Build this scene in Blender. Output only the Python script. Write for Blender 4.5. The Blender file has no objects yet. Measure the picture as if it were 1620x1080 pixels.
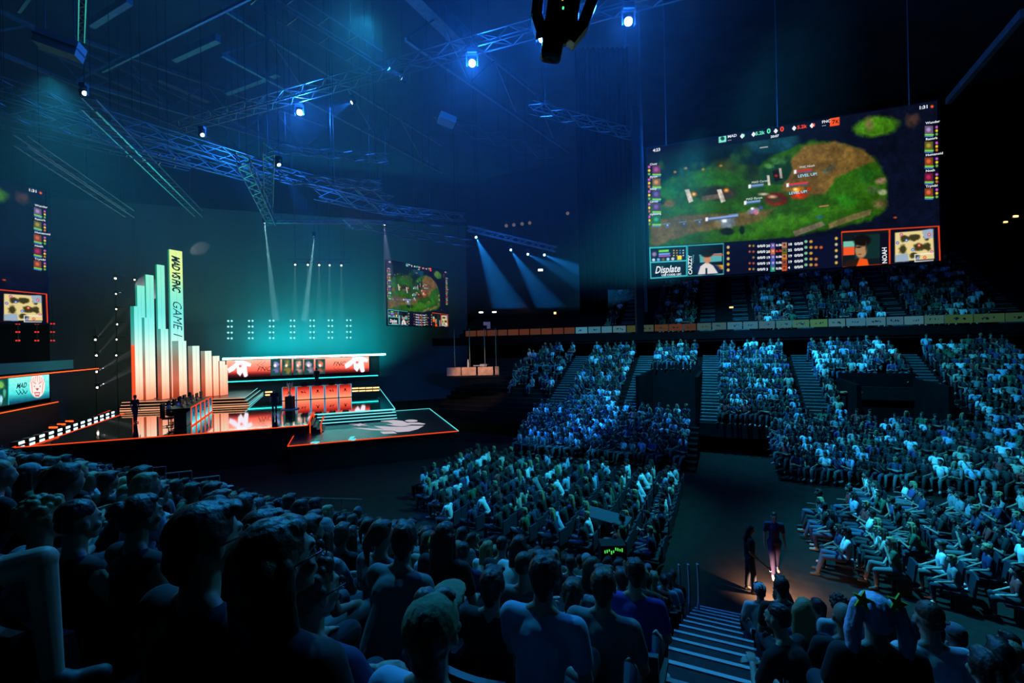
import bpy, bmesh, math, random
import numpy as np
from mathutils import Vector, Matrix, Euler, noise

# ------------------------------------------------------------------ camera, world, exposure
SC = bpy.context.scene
COL = SC.collection
EYE = 6.7                       # eye height above the arena floor
FPX = 720.0                     # focal length in pixels of a 1620 wide frame
ROLL = math.radians(1.2)
cam_d = bpy.data.cameras.new('camera')
cam_d.sensor_width = 36.0
cam_d.lens = 36.0 * FPX / 1620.0
cam_d.clip_start = 0.05
cam_d.clip_end = 400
cam = bpy.data.objects.new('camera', cam_d)
COL.objects.link(cam)
cam.location = (0, 0, EYE)
cam.rotation_euler = (Matrix.Rotation(math.radians(90), 3, 'X') @ Matrix.Rotation(-ROLL, 3, 'Z')).to_euler()
SC.camera = cam

W = bpy.data.worlds.new('world')
SC.world = W
W.use_nodes = True
W.node_tree.nodes['Background'].inputs['Color'].default_value = (0.05, 0.3, 0.8, 1)
W.node_tree.nodes['Background'].inputs['Strength'].default_value = 0.0035
SC.view_settings.view_transform = 'Standard'
SC.view_settings.look = 'None'
SC.view_settings.exposure = 0.0
SC.view_settings.gamma = 1.0
SC.view_settings.use_curve_mapping = False
cy = SC.cycles
cy.max_bounces = 5
cy.diffuse_bounces = 1
cy.glossy_bounces = 3
cy.transmission_bounces = 2
cy.volume_bounces = 0
cy.transparent_max_bounces = 6
cy.sample_clamp_indirect = 3.0
cy.caustics_reflective = False
cy.caustics_refractive = False
cy.use_denoising = True

# ------------------------------------------------------------------ frames of reference
# stands frame: w runs down our stand and across the arena, v runs along the rows
DV = Vector((0.4226, 0.9063, 0)); RV = Vector((0.9063, -0.4226, 0))
def G(v, w, z=0.0):
    return Vector((RV.x * v + DV.x * w, RV.y * v + DV.y * w, z))
# stage frame: s along the stage front, t towards its back
SU = Vector((0.94, 0.3412, 0)); SV = Vector((-0.3412, 0.94, 0))
def S(s, t, z=0.0):
    return Vector((SU.x * s + SV.x * t, SU.y * s + SV.y * t, z))
def ray(px, py):
    x = px - 810; y = 540 - py
    return (x * math.cos(ROLL) + y * math.sin(ROLL)) / FPX, (-x * math.sin(ROLL) + y * math.cos(ROLL)) / FPX
def at_z(px, py, z):            # point of the horizontal plane z seen at a place of the photograph
    a, c = ray(px, py); k = (z - EYE) / c
    return Vector((a * k, k, z))
def at_d(px, py, d):
    a, c = ray(px, py)
    return Vector((a * d, d, EYE + c * d))
def at_t(px, py, t):
    a, c = ray(px, py); k = t / (SV.x * a + SV.y)
    return Vector((a * k, k, EYE + c * k))
def at_s(px, py, s):
    a, c = ray(px, py); k = s / (SU.x * a + SU.y)
    return Vector((a * k, k, EYE + c * k))
def project(p):
    x = p[0]; y = p[2] - EYE; d = p[1]
    if d < 0.05: return None
    X = (x * math.cos(ROLL) - y * math.sin(ROLL)) / d * FPX
    Y = (x * math.sin(ROLL) + y * math.cos(ROLL)) / d * FPX
    return 810 + X, 540 - Y

# ------------------------------------------------------------------ lights of the hall (beam spots sit in the fixtures built below, the washes have none)
def spot(name, loc, target, energy, col, size=40, blend=0.6, rad=0.12):
    l = bpy.data.lights.new(name, 'SPOT'); l.energy = energy; l.color = col
    l.spot_size = math.radians(size); l.spot_blend = blend; l.shadow_soft_size = rad
    o = bpy.data.objects.new(name, l); COL.objects.link(o); o.location = loc
    d = Vector(target) - Vector(loc); o.rotation_euler = d.to_track_quat('-Z', 'Y').to_euler()
    return o
def point(name, loc, energy, col, rad=0.1):
    l = bpy.data.lights.new(name, 'POINT'); l.energy = energy; l.color = col; l.shadow_soft_size = rad
    o = bpy.data.objects.new(name, l); COL.objects.link(o); o.location = loc
    return o
def area(name, loc, target, energy, col, sx, sy):
    l = bpy.data.lights.new(name, 'AREA'); l.energy = energy; l.color = col
    l.shape = 'RECTANGLE'; l.size = sx; l.size_y = sy
    o = bpy.data.objects.new(name, l); COL.objects.link(o); o.location = loc
    d = Vector(target) - Vector(loc); o.rotation_euler = d.to_track_quat('-Z', 'Y').to_euler()
    return o
CY = (0.025, 0.47, 0.85); BL = (0.012, 0.17, 1.0); TE = (0.0, 0.72, 0.82)
# crowd wash: spots added in mid-air to light the seating, no lamp bodies
spot('wash_light', (9.2, 24, 19), G(4, 33, 4), 26000, CY, 78, 0.8, 0.5)
spot('wash_light', (10.5, 24, 17), G(-8, 33, 3), 16000, CY, 60, 0.8, 0.5)
spot('wash_light', (7.6, 15.5, 13), G(9, 17, 1), 22000, (0.025, 0.48, 0.8), 80, 0.8, 0.4)
spot('wash_light', (9.5, 17, 16), G(-7, 17, 1), 16000, (0.03, 0.6, 0.82), 56, 0.8, 0.4)
spot('wash_light', (-4, 13, 16), G(-4, 2.5, 5.0), 4200, (0.025, 0.45, 0.85), 60, 0.8, 0.4)
spot('wash_light', (-14, 14, 15), G(-13, 6, 4.0), 4000, (0.03, 0.5, 0.8), 70, 0.8, 0.4)
spot('wash_light', (9, 15, 16), G(4, 5, 3), 4000, (0.03, 0.44, 0.85), 62, 0.8, 0.4)
# teal wash behind the stage: area lights added for the backdrop's glow
area('added_stage_wash', S(-4, 50.6, 6.0), S(-3, 54.5, 9.5), 330, TE, 11, 0.6).data.spread = math.radians(110)
area('added_stage_wash', S(-3.5, 51.6, 2.6), S(-3.5, 54.0, 14), 850, TE, 15, 0.8).data.spread = math.radians(110)

# ------------------------------------------------------------------ materials
MATS = {}
def mat(name, col=(0.5, 0.5, 0.5), rough=0.7, metal=0.0, emit=None, estr=1.0, bump=0.0, bscale=20, vary=0.0, spec=0.5):
    if name in MATS: return MATS[name]
    m = bpy.data.materials.new(name); m.use_nodes = True
    nt = m.node_tree; b = nt.nodes['Principled BSDF']
    b.inputs['Base Color'].default_value = (*col, 1)
    b.inputs['Roughness'].default_value = rough
    b.inputs['Metallic'].default_value = metal
    b.inputs['Specular IOR Level'].default_value = spec
    if emit:
        b.inputs['Emission Color'].default_value = (*emit, 1)
        b.inputs['Emission Strength'].default_value = estr
    if vary or bump:
        tc = nt.nodes.new('ShaderNodeTexCoord'); nz = nt.nodes.new('ShaderNodeTexNoise')
        nz.inputs['Scale'].default_value = bscale; nz.inputs['Detail'].default_value = 4
        nt.links.new(tc.outputs['Object'], nz.inputs['Vector'])
        if vary:
            r = nt.nodes.new('ShaderNodeValToRGB')
            r.color_ramp.elements[0].position = 0.3; r.color_ramp.elements[1].position = 0.7
            r.color_ramp.elements[0].color = (*[c * (1 - vary) for c in col], 1)
            r.color_ramp.elements[1].color = (*[min(1, c * (1 + vary)) for c in col], 1)
            nt.links.new(nz.outputs['Fac'], r.inputs['Fac']); nt.links.new(r.outputs['Color'], b.inputs['Base Color'])
        if bump:
            bp = nt.nodes.new('ShaderNodeBump'); bp.inputs['Strength'].default_value = bump
            bp.inputs['Distance'].default_value = 0.02
            nt.links.new(nz.outputs['Fac'], bp.inputs['Height']); nt.links.new(bp.outputs['Normal'], b.inputs['Normal'])
    MATS[name] = m
    return m
def emis(name, col, strength=1.0, sample=True):
    if name in MATS: return MATS[name]
    m = bpy.data.materials.new(name); m.use_nodes = True
    nt = m.node_tree; nt.nodes.clear()
    e = nt.nodes.new('ShaderNodeEmission'); e.inputs['Color'].default_value = (*col, 1); e.inputs['Strength'].default_value = strength
    o = nt.nodes.new('ShaderNodeOutputMaterial'); nt.links.new(e.outputs[0], o.inputs['Surface'])
    if not sample: m.cycles.emission_sampling = 'NONE'
    MATS[name] = m
    return m
def attr_mat(name, emit=False, strength=1.0, rough=0.8, sample=False):
    if name in MATS: return MATS[name]
    m = bpy.data.materials.new(name); m.use_nodes = True
    nt = m.node_tree; a = nt.nodes.new('ShaderNodeAttribute'); a.attribute_name = 'hue'
    if emit:
        for n in list(nt.nodes):
            if n != a: nt.nodes.remove(n)
        e = nt.nodes.new('ShaderNodeEmission'); e.inputs['Strength'].default_value = strength
        o = nt.nodes.new('ShaderNodeOutputMaterial')
        nt.links.new(a.outputs['Color'], e.inputs['Color']); nt.links.new(e.outputs[0], o.inputs['Surface'])
        if not sample: m.cycles.emission_sampling = 'NONE'
    else:
        b = nt.nodes['Principled BSDF']; b.inputs['Roughness'].default_value = rough
        nt.links.new(a.outputs['Color'], b.inputs['Base Color'])
    MATS[name] = m
    return m
def lin(c):
    c = np.asarray(c, dtype=float) / 255.0
    return np.where(c <= 0.04045, c / 12.92, ((c + 0.055) / 1.055) ** 2.4)
def linc(r, g, b): return tuple(float(x) for x in lin((r, g, b)))

M_BLACK = mat('black_steel', (0.012, 0.013, 0.015), 0.45, 0.3)
M_TRUSS = mat('truss_aluminium', (0.17, 0.19, 0.19), 0.35, 0.7)
M_BEAM = mat('roof_steel', (0.22, 0.24, 0.26), 0.55, 0.2, vary=0.2, bscale=3)
M_CONC = mat('dark_concrete', (0.010, 0.011, 0.012), 0.85, spec=.06, bump=0.2, bscale=6, vary=0.25)
M_FLOOR = mat('arena_floor', (0.018, 0.015, 0.013), 0.6, spec=.12, bump=0.1, bscale=2.5, vary=0.25)
M_WALLS = mat('hall_wall', (0.005, 0.0055, 0.007), 0.9, spec=.05, vary=0.2, bscale=1)
M_ROOF = mat('roof_deck', (0.045, 0.05, 0.06), 0.9, vary=0.3, bscale=0.6)
M_STEP = mat('stair_concrete', (0.03, 0.032, 0.036), 0.7, spec=.1, bump=0.2, bscale=12, vary=0.2)
M_NOSE = mat('step_nosing', (0.4, 0.43, 0.46), 0.5)
M_GLASSBLK = mat('polished_black_deck', (0.62, 0.62, 0.64), 0.045, 1.0)
M_THRUST = mat('dark_satin_deck', (0.012, 0.03, 0.036), 0.3, bump=0.02, bscale=30, spec=0.6)
M_RED = emis('orange_led', linc(255, 84, 30), 2.2)
M_REDTHIN = emis('thin_orange_led', linc(255, 72, 24), 1.0, False)
M_TEAL = emis('teal_led', (0.02, 0.75, 0.7), 3.0)
M_TEALBIG = emis('bright_teal_led', (0.2, 1.0, 0.92), 22.0)
M_TEALTHIN = emis('thin_teal_led', linc(90, 225, 230), 1.1, False)
M_WHITE = emis('white_lamp', (0.9, 0.97, 1.0), 6.0, False)
M_SEAT = mat('seat_plastic', (0.02, 0.024, 0.04), 0.5)
M_CASE = mat('screen_casing', (0.008, 0.008, 0.01), 0.7)

# ------------------------------------------------------------------ object helpers
def link(name, me, m=None, parent=None):
    o = bpy.data.objects.new(name, me); COL.objects.link(o)
    if m is not None:
        if len(me.materials) == 0: me.materials.append(m)
        else: me.materials[0] = m
    if parent is not None: o.parent = parent
    return o
def tag(o, label, cat, group=None, kind=None):
    o['label'] = label; o['category'] = cat
    if group: o['group'] = group
    if kind: o['kind'] = kind
    return o
def struct(o, label=None):
    o['kind'] = 'structure'
    if label: o['label'] = label; o['category'] = o.name.split('_')[0]
    return o
def empty(name, loc, rz=0):
    o = bpy.data.objects.new(name, None); COL.objects.link(o); o.location = loc; o.rotation_euler = (0, 0, rz)
    o.empty_display_size = 0.2
    return o
def copy_tree(o, parent=None):
    c = o.copy(); COL.objects.link(c)
    if parent is not None: c.parent = parent
    for ch in o.children: copy_tree(ch, c)
    return c
class MB:
    """collects boxes, bars, tubes and polygons for one mesh"""
    def __init__(s): s.v = []; s.f = []; s.m = []; s.slot = 0
    def add(s, vs, fs):
        b = len(s.v); s.v += [tuple(x) for x in vs]
        for f in fs: s.f.append(tuple(b + i for i in f)); s.m.append(s.slot)
    def box(s, c, d, R=None):
        c = Vector(c); hx, hy, hz = d[0] / 2, d[1] / 2, d[2] / 2
        vs = [Vector((x, y, z)) for z in (-hz, hz) for y in (-hy, hy) for x in (-hx, hx)]
        if R is not None: vs = [R @ q for q in vs]
        s.add([c + q for q in vs], [(0, 2, 3, 1), (4, 5, 7, 6), (0, 1, 5, 4), (2, 6, 7, 3), (0, 4, 6, 2), (1, 3, 7, 5)])
    def bar(s, a, b, w, h=None):
        a = Vector(a); b = Vector(b); h = h or w; d = b - a; L = d.length
        if L < 1e-6: return
        R = d.to_track_quat('X', 'Z').to_matrix()
        s.box((a + b) / 2, (L, w, h), R)
    def tube(s, a, b, r1, r2=None, n=8, caps=True):
        a = Vector(a); b = Vector(b); r2 = r1 if r2 is None else r2; d = b - a
        R = d.to_track_quat('Z', 'Y').to_matrix(); vs = []
        for p, r in ((a, r1), (b, r2)):
            for i in range(n):
                t = 2 * math.pi * i / n; vs.append(p + R @ Vector((r * math.cos(t), r * math.sin(t), 0)))
        fs = [(i, (i + 1) % n, n + (i + 1) % n, n + i) for i in range(n)]
        if caps: fs += [tuple(range(n))[::-1], tuple(range(n, 2 * n))]
        s.add(vs, fs)
    def poly(s, pts): s.add(pts, [tuple(range(len(pts)))])
    def prism(s, pts, z0, z1):
        n = len(pts); vs = [(p[0], p[1], z0) for p in pts] + [(p[0], p[1], z1) for p in pts]
        s.add(vs, [tuple(range(n))[::-1], tuple(range(n, 2 * n))] + [(i, (i + 1) % n, n + (i + 1) % n, n + i) for i in range(n)])
    def lathe(s, c, prof, n=16):
        c = Vector(c); vs = []
        for r, z in prof:
            for i in range(n):
                t = 2 * math.pi * i / n; vs.append(c + Vector((r * math.cos(t), r * math.sin(t), z)))
        fs = []
        for k in range(len(prof) - 1):
            for i in range(n):
                fs.append((k * n + i, k * n + (i + 1) % n, (k + 1) * n + (i + 1) % n, (k + 1) * n + i))
        fs += [tuple(range(n))[::-1], tuple(range((len(prof) - 1) * n, len(prof) * n))]
        s.add(vs, fs)
    def ball(s, c, r, n=10, sc=(1, 1, 1), R=None):
        prof = []; c = Vector(c); vs = []; fs = []; k = n // 2
        for j in range(k + 1):
            ph = math.pi * j / k - math.pi / 2
            for i in range(n):
                t = 2 * math.pi * i / n
                q = Vector((r * sc[0] * math.cos(ph) * math.cos(t), r * sc[1] * math.cos(ph) * math.sin(t), r * sc[2] * math.sin(ph)))
                vs.append(c + (R @ q if R is not None else q))
        for j in range(k):
            for i in range(n): fs.append((j * n + i, j * n + (i + 1) % n, (j + 1) * n + (i + 1) % n, (j + 1) * n + i))
        s.add(vs, fs)
    def mesh(s, name, mats=None, smooth=False):
        me = bpy.data.meshes.new(name); me.from_pydata(s.v, [], s.f); me.update()
        for m in (mats or []): me.materials.append(m)
        if mats and len(mats) > 1: me.polygons.foreach_set('material_index', s.m)
        if smooth: me.polygons.foreach_set('use_smooth', [True] * len(s.f))
        return me
    def build(s, name, m, parent=None, smooth=False):
        me = s.mesh(name, [m] if not isinstance(m, (list, tuple)) else m, smooth)
        return link(name, me, None, parent)
def box_obj(name, c, d, m, parent=None, R=None):
    b = MB(); b.box(c, d, R); return b.build(name, m, parent)

FONT = {}
def text_mesh(txt, size=1.0, shear=0.0, bold=0.0, spacing=1.0, align='LEFT'):
    cu = bpy.data.curves.new('t', 'FONT'); cu.body = txt; cu.size = size; cu.shear = shear; cu.offset = bold
    cu.space_character = spacing; cu.align_x = align; cu.resolution_u = 2
    o = bpy.data.objects.new('t', cu); COL.objects.link(o)
    dg = bpy.context.evaluated_depsgraph_get(); me = bpy.data.meshes.new_from_object(o.evaluated_get(dg))
    bpy.data.objects.remove(o); bpy.data.curves.remove(cu)
    vs = [tuple(v.co) for v in me.vertices]; fs = [tuple(p.vertices) for p in me.polygons]
    bpy.data.meshes.remove(me)
    return vs, fs

# ------------------------------------------------------------------ hall shell
def slab(name, pts, z0, z1, m):
    b = MB(); b.prism(pts, z0, z1); return b.build(name, m)
def gpts(*vw): return [tuple(G(v, w)[:2]) for v, w in vw]
def spts(*st_): return [tuple(S(s, t)[:2]) for s, t in st_]
struct(slab('floor', [(-62, -14), (60, -14), (60, 82), (-62, 82)], -0.2, 0.0, M_FLOOR))
struct(slab('wall_back', [(-62, 80), (60, 80), (60, 80.4), (-62, 80.4)], 0, 27, M_WALLS))
struct(slab('wall_left', [(-62, -14), (-61.6, -14), (-61.6, 80), (-62, 80)], 0, 27, M_WALLS))
struct(slab('wall_right', [(59.6, -14), (60, -14), (60, 80), (59.6, 80)], 0, 27, M_WALLS))
struct(slab('ceiling', [(-62, -14), (60, -14), (60, 80.4), (-62, 80.4)], 27, 27.3, M_ROOF))

# terraces: (v0, v1, w0, w1, z at w0, z at w1, row pitch)
ROWS_ALL = []
def terrace(name, v0, v1, w0, w1, z0, z1, n, holes=()):
    """stepped concrete from w0 to w1, descending or rising from z0 to z1"""
    b = MB()
    for i in range(n):
        a = w0 + (w1 - w0) * i / n; c = w0 + (w1 - w0) * (i + 1) / n
        z = z0 + (z1 - z0) * (i + 0.5) / n
        segs = [(v0, v1)]
        for (h0, h1, k0, k1) in holes:
            if k0 <= (a + c) / 2 <= k1:
                ns = []
                for (p, q) in segs:
                    if h1 <= p or h0 >= q: ns.append((p, q)); continue
                    if h0 > p: ns.append((p, h0))
                    if h1 < q: ns.append((h1, q))
                segs = ns
        for (p, q) in segs:
            b.prism(gpts((p, min(a, c)), (q, min(a, c)), (q, max(a, c)), (p, max(a, c))), max(-0.05, z - 0.75), z)
    return struct(b.build(name, M_CONC))
# our own stand: row i has its tread centre at w = 0.1 + 0.7 i
NR = 16
def near_w(i): return 0.05 + 0.72 * i
def near_z(w): return EYE - 1.46 - 0.48 * w
def near_zr(w): return near_z(w)
b = MB()
for i in range(-2, NR):
    w = near_w(i); z = near_z(w)
    if z < 0.12: z = 0.12
    b.prism(gpts((-27, w - 0.36), (-0.75, w - 0.36), (-0.75, w + 0.36), (-27, w + 0.36)), max(-0.05, z - 0.9), z)
    b.prism(gpts((0.33, w - 0.36), (12, w - 0.36), (12, w + 0.36), (0.33, w + 0.36)), max(-0.05, z - 1.15), max(.1, near_zr(w))) if i <= 12 else None
struct(b.build('floor_stand_terrace', M_CONC))
# far stands
AIS = [-16.0, -10.7, -5.5, -0.9, 4.7, 10.4, 16.2, 22]       # stair centre lines of the lower far stand
VOMS = [(-4.9, -1.5, 28.6, 34.6), (6.2, 9.8, 28.6, 33.2)]
terrace('floor_lower_stand', -20, 30, 28.6, 37.2, EYE - 5.1, EYE - 1.35, 14, VOMS)
terrace('floor_lowest_tier', -11.3, -1.4, 24.2, 28.3, 0.05, EYE - 5.05, 8)
terrace('floor_lowest_tier', 2.2, 24, 24.2, 28.3, 0.05, EYE - 5.05, 8)
terrace('floor_upper_stand', -24, 34, 38.4, 50, EYE + 0.25, EYE + 7.2, 17)
b = MB()   # walls round the two entrances of the lower stand
for (h0, h1, k0, k1) in VOMS:
    for v in (h0, h1): b.prism(gpts((v - .1, k0), (v + .1, k0), (v + .1, k1), (v - .1, k1)), 0, EYE - 2.3 if k1 > 34 else EYE - 2.6)
    b.prism(gpts((h0, k1 - .1), (h1, k1 - .1), (h1, k1 + .2), (h0, k1 + .2)), 0, EYE - 1.9 if k1 > 34 else EYE - 2.3)
struct(b.build('floor_entrances', M_WALLS))
b = MB()   # balcony slab and its face
b.prism(gpts((-26, 37.3), (34, 37.3), (34, 38.5), (-26, 38.5)), EYE - 0.3, EYE + 0.3)
b.prism(gpts((-26, 37.2), (34, 37.2), (34, 37.4), (-26, 37.4)), EYE - 0.1, EYE + 0.45)
b.prism(gpts((-26, 50), (34, 50), (34, 50.4), (-26, 50.4)), 0, 27)
struct(b.build('floor_balcony', M_WALLS))

# ------------------------------------------------------------------ stairs between the blocks
def stair(v, wA, wB, zA, zB, n, width, label, group=None):
    t = empty('aisle_stair', G(v, wA, 0)); tag(t, label, 'stairs', group)
    a = MB(); c = MB(); base = G(v, wA, 0)
    for i in range(n):
        p = wA + (wB - wA) * i / n; q = wA + (wB - wA) * (i + 1) / n; z = zA + (zB - zA) * (i + 0.5) / n + 0.02
        ps = [Vector((*x, 0)) - base for x in gpts((v - width / 2, min(p, q)), (v + width / 2, min(p, q)), (v + width / 2, max(p, q)), (v - width / 2, max(p, q)))]
        zlo = max(0.0, z - 0.4)
        a.prism([(x.x, x.y) for x in ps], zlo, z)
        e = q if zB < zA else p                                  # the edge on the lower side
        if zB < zA: e0, e1 = (e - 0.05, e) if wB > wA else (e, e + 0.05)
        else: e0, e1 = (e, e + 0.05) if wB > wA else (e - 0.05, e)
        ps = [Vector((*x, 0)) - base for x in gpts((v - width / 2, e0), (v + width / 2, e0), (v + width / 2, e1), (v - width / 2, e1))]
        c.prism([(x.x, x.y) for x in ps], z - 0.02, z + 0.012)
    a.build('treads', M_STEP, t); c.build('nosing', M_NOSE, t)
    return t
stair(-0.21, 0.4, 11.9, EYE - 1.38, 0.0, 16, 1.04, 'concrete stairs with pale lit step edges going down beside the nearest rows')
names_low = ['in shade at the far end of the lower stand', 'between the sparse end block and the first full block', 'between the first full block and the block over the dark entrance',
             'beside the dark entrance on the side of the wide block', 'with the bench-lit entrance further along', 'past the bench-lit entrance', 'near the frame edge', 'last of the lower stand']
for v, nm in zip(AIS, names_low):
    if -12 < v < 11: stair(v, 36.9, 28.8, EYE - 1.3, EYE - 4.9, 24, 1.1, 'grey lower stand stairs ' + nm, 'lower stand stairs')
for v, nm in ((-7.6, 'by the hanging black drape'), (-1.2, 'beside the small lit doorway'), (1.2, 'between two short blocks'), (5.3, 'under the middle of the big screen'), (10.7, 'under the corner of the big screen'), (16.4, 'beyond the last upper block')):
    stair(v, 38.6, 49, EYE + 0.3, EYE + 6.6, 40, 1.5 if v > 10 else 1.1, 'grey upper stand stairs ' + nm, 'upper stand stairs')

# ------------------------------------------------------------------ the balcony's row of advert panels
PAN = [(206, 92, 70), (214, 98, 72), (150, 150, 140), (80, 170, 200), (86, 180, 214), (100, 190, 215), (96, 182, 215), (110, 130, 70), (120, 140, 80), (150, 105, 70), (150, 85, 60), (140, 80, 58),
       (130, 150, 90), (120, 180, 180), (100, 180, 210), (95, 180, 205), (110, 180, 190), (110, 190, 120), (120, 195, 110), (110, 185, 170), (100, 175, 200), (95, 170, 200), (110, 185, 205), (100, 150, 90), (90, 130, 80), (80, 120, 80), (74, 110, 78)]
pts = [(741, 757), (760, 776), (778, 793), (797, 815), (818, 836)]
edges = [736, 754, 770, 787, 803, 821, 838, 856, 874, 892, 910, 930, 951, 969, 991, 1013, 1035, 1058, 1081, 1102, 1126, 1150, 1175, 1200, 1227, 1253, 1281, 1310, 1338, 1370, 1402, 1430, 1462, 1494, 1540, 1590, 1640]
B_ = (96, 180, 214); PAN2 = [B_, B_, (104, 186, 216), (120, 180, 200), (112, 120, 70), (104, 124, 104), (136, 92, 64), (150, 82, 56), (130, 84, 62), (96, 140, 140), (96, 150, 160), B_, B_, (104, 170, 196), (96, 176, 190), (104, 180, 150), (110, 190, 130), (106, 184, 200), B_, (100, 176, 206), (90, 160, 190), (104, 176, 200), (90, 150, 140), (84, 130, 84), (76, 120, 84), (70, 110, 80), (64, 100, 76)]
adj = ['warm rust', 'plain brown', 'grey', 'pale blue', 'light blue', 'pale green', 'olive', 'dim green']
marks_n = 0
for i in range(len(edges) - 1):
    x0, x1 = edges[i] + 1.0, edges[i + 1] - 1.0
    def vv(px):
        a, c = ray(px, 520); k = 37.12 / (DV.x * a + DV.y); return (Vector((a * k, k, 0))).dot(RV)
    v0, v1 = vv(x0), vv(x1)
    if i < 10: col = [(120, 70, 52), (132, 72, 52), (126, 66, 50)][i % 3]; nm = 'warm rust'  # the orange light on these panels is put into their glow
    else: col = PAN2[min(len(PAN2) - 1, i - 10)]; nm = 'blue-grey' if col[2] > 150 else ('olive' if col[1] > col[0] + 5 else 'brown')
    r = random.Random(i)
    col = tuple(c * 0.72 for c in col)
    b = MB(); c0 = G((v0 + v1) / 2, 37.1, EYE + 0.82)
    R = Matrix.Rotation(math.atan2(RV.y, RV.x), 3, 'Z')
    b.box((0, 0, 0), (abs(v1 - v0), 0.06, 0.52), R)
    o = b.build('advert_panel', emis('advert_%d' % i, linc(*col), 0.55 if i > 10 else 0.75, False)); o.location = c0
    where = ['over the suspended camera deck', 'left of the black drape', 'below the black drape', 'below the near corner of the big screen', 'below the middle of the big screen', 'below the far corner of the big screen', 'right of the big screen'][min(6, i // 6)]
    tag(o, '%s balcony advert panel, %s of six %s' % (nm, ['first', 'second', 'third', 'fourth', 'fifth', 'last'][i % 6], where), 'advert panel', 'balcony advert panels')
    if i > 9 and i not in (12, 14):      # the dark logo marks of the panels
        m_ = MB(); L = abs(v1 - v0)
        for k in range(r.randint(4, 8)):
            x = (r.random() - 0.5) * L * 0.5; w_ = L * 0.03 + r.random() * L * 0.06
            m_.box(R @ Vector((x, -0.035, (r.random() - 0.5) * 0.1)), (w_, 0.02, 0.04 + 0.08 * r.random()), R)
        m_.build('logo', mat('advert_mark', (0.01, 0.02, 0.03), 0.8), o)

# ------------------------------------------------------------------ the three big video screens
def canvas(nx, ny): 
    return np.zeros((ny, nx, 3))
def vnoise(X, Y, sc, seed=0, oct_=4):
    out = np.zeros_like(X); amp = 1.0; tot = 0
    for o in range(oct_):
        rs = np.random.RandomState(seed + o); g = rs.rand(64, 64)
        x = X / sc * 2 ** o; y = Y / sc * 2 ** o; xi = np.floor(x).astype(int); yi = np.floor(y).astype(int)
        fx = x - xi; fy = y - yi; fx = fx * fx * (3 - 2 * fx); fy = fy * fy * (3 - 2 * fy)
        a = g[yi % 64, xi % 64]; b_ = g[yi % 64, (xi + 1) % 64]; c = g[(yi + 1) % 64, xi % 64]; d = g[(yi + 1) % 64, (xi + 1) % 64]
        out += amp * ((a * (1 - fx) + b_ * fx) * (1 - fy) + (c * (1 - fx) + d * fx) * fy); tot += amp; amp *= 0.55
    return out / tot
class Paint:
    """colours a panel: X, Y are the photograph's coordinates of every grid point"""
    def __init__(s, X, Y): s.X = X; s.Y = Y; s.C = np.zeros(X.shape + (3,)); s.wob = 0
    def put(s, a, col):
        a = np.clip(a, 0, 1)[..., None]; s.C = s.C * (1 - a) + np.array(col, float) * a
    def ell(s, cx, cy_, rx, ry, col, soft=0.3, al=1.0, rot=0.0, rough=0.0):
        dx = s.X - cx; dy = s.Y - cy_
        if rot: c, q = math.cos(rot), math.sin(rot); dx, dy = dx * c + dy * q, -dx * q + dy * c
        d = np.sqrt((dx / rx) ** 2 + (dy / ry) ** 2)
        if rough: d = d + (vnoise(s.X, s.Y, 6, int(cx)) - 0.5) * rough
        s.put((1 - d) / soft * al if soft * 1 else (d < 1) * al, col) if al == 1 else s.put(np.clip((1 - d) / soft, 0, 1) * al, col)
    def poly(s, pts, col, soft=1.0, al=1.0, rough=0.0):
        inside = np.zeros(s.X.shape, bool); dist = np.full(s.X.shape, 1e9); n = len(pts)
        for i in range(n):
            x0, y0 = pts[i]; x1, y1 = pts[(i + 1) % n]
            if y0 != y1:
                cr = ((y0 > s.Y) != (y1 > s.Y)) & (s.X < (x1 - x0) * (s.Y - y0) / (y1 - y0) + x0); inside ^= cr
            L2 = (x1 - x0) ** 2 + (y1 - y0) ** 2 + 1e-9; t = np.clip(((s.X - x0) * (x1 - x0) + (s.Y - y0) * (y1 - y0)) / L2, 0, 1)
            dist = np.minimum(dist, np.hypot(s.X - x0 - t * (x1 - x0), s.Y - y0 - t * (y1 - y0)))
        sd = np.where(inside, dist, -dist)
        if rough: sd = sd + (vnoise(s.X, s.Y, 8, int(pts[0][0])) - 0.5) * rough
        s.put(np.clip(sd / soft + 0.5, 0, 1) * al, col)
    def rect(s, x0, y0, x1, y1, col, al=1.0, tilt=0.0):     # tilt: rise of y per x, as the screen rows run
        s.poly([(x0, y0), (x1, y0 + tilt * (x1 - x0)), (x1, y1 + tilt * (x1 - x0)), (x0, y1)], col, 1.0, al)
    def texture(s, amt, sc, seed=5):
        s.C = s.C * (1 + amt * (vnoise(s.X, s.Y, sc, seed) - 0.5) * 2)[..., None]
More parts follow.
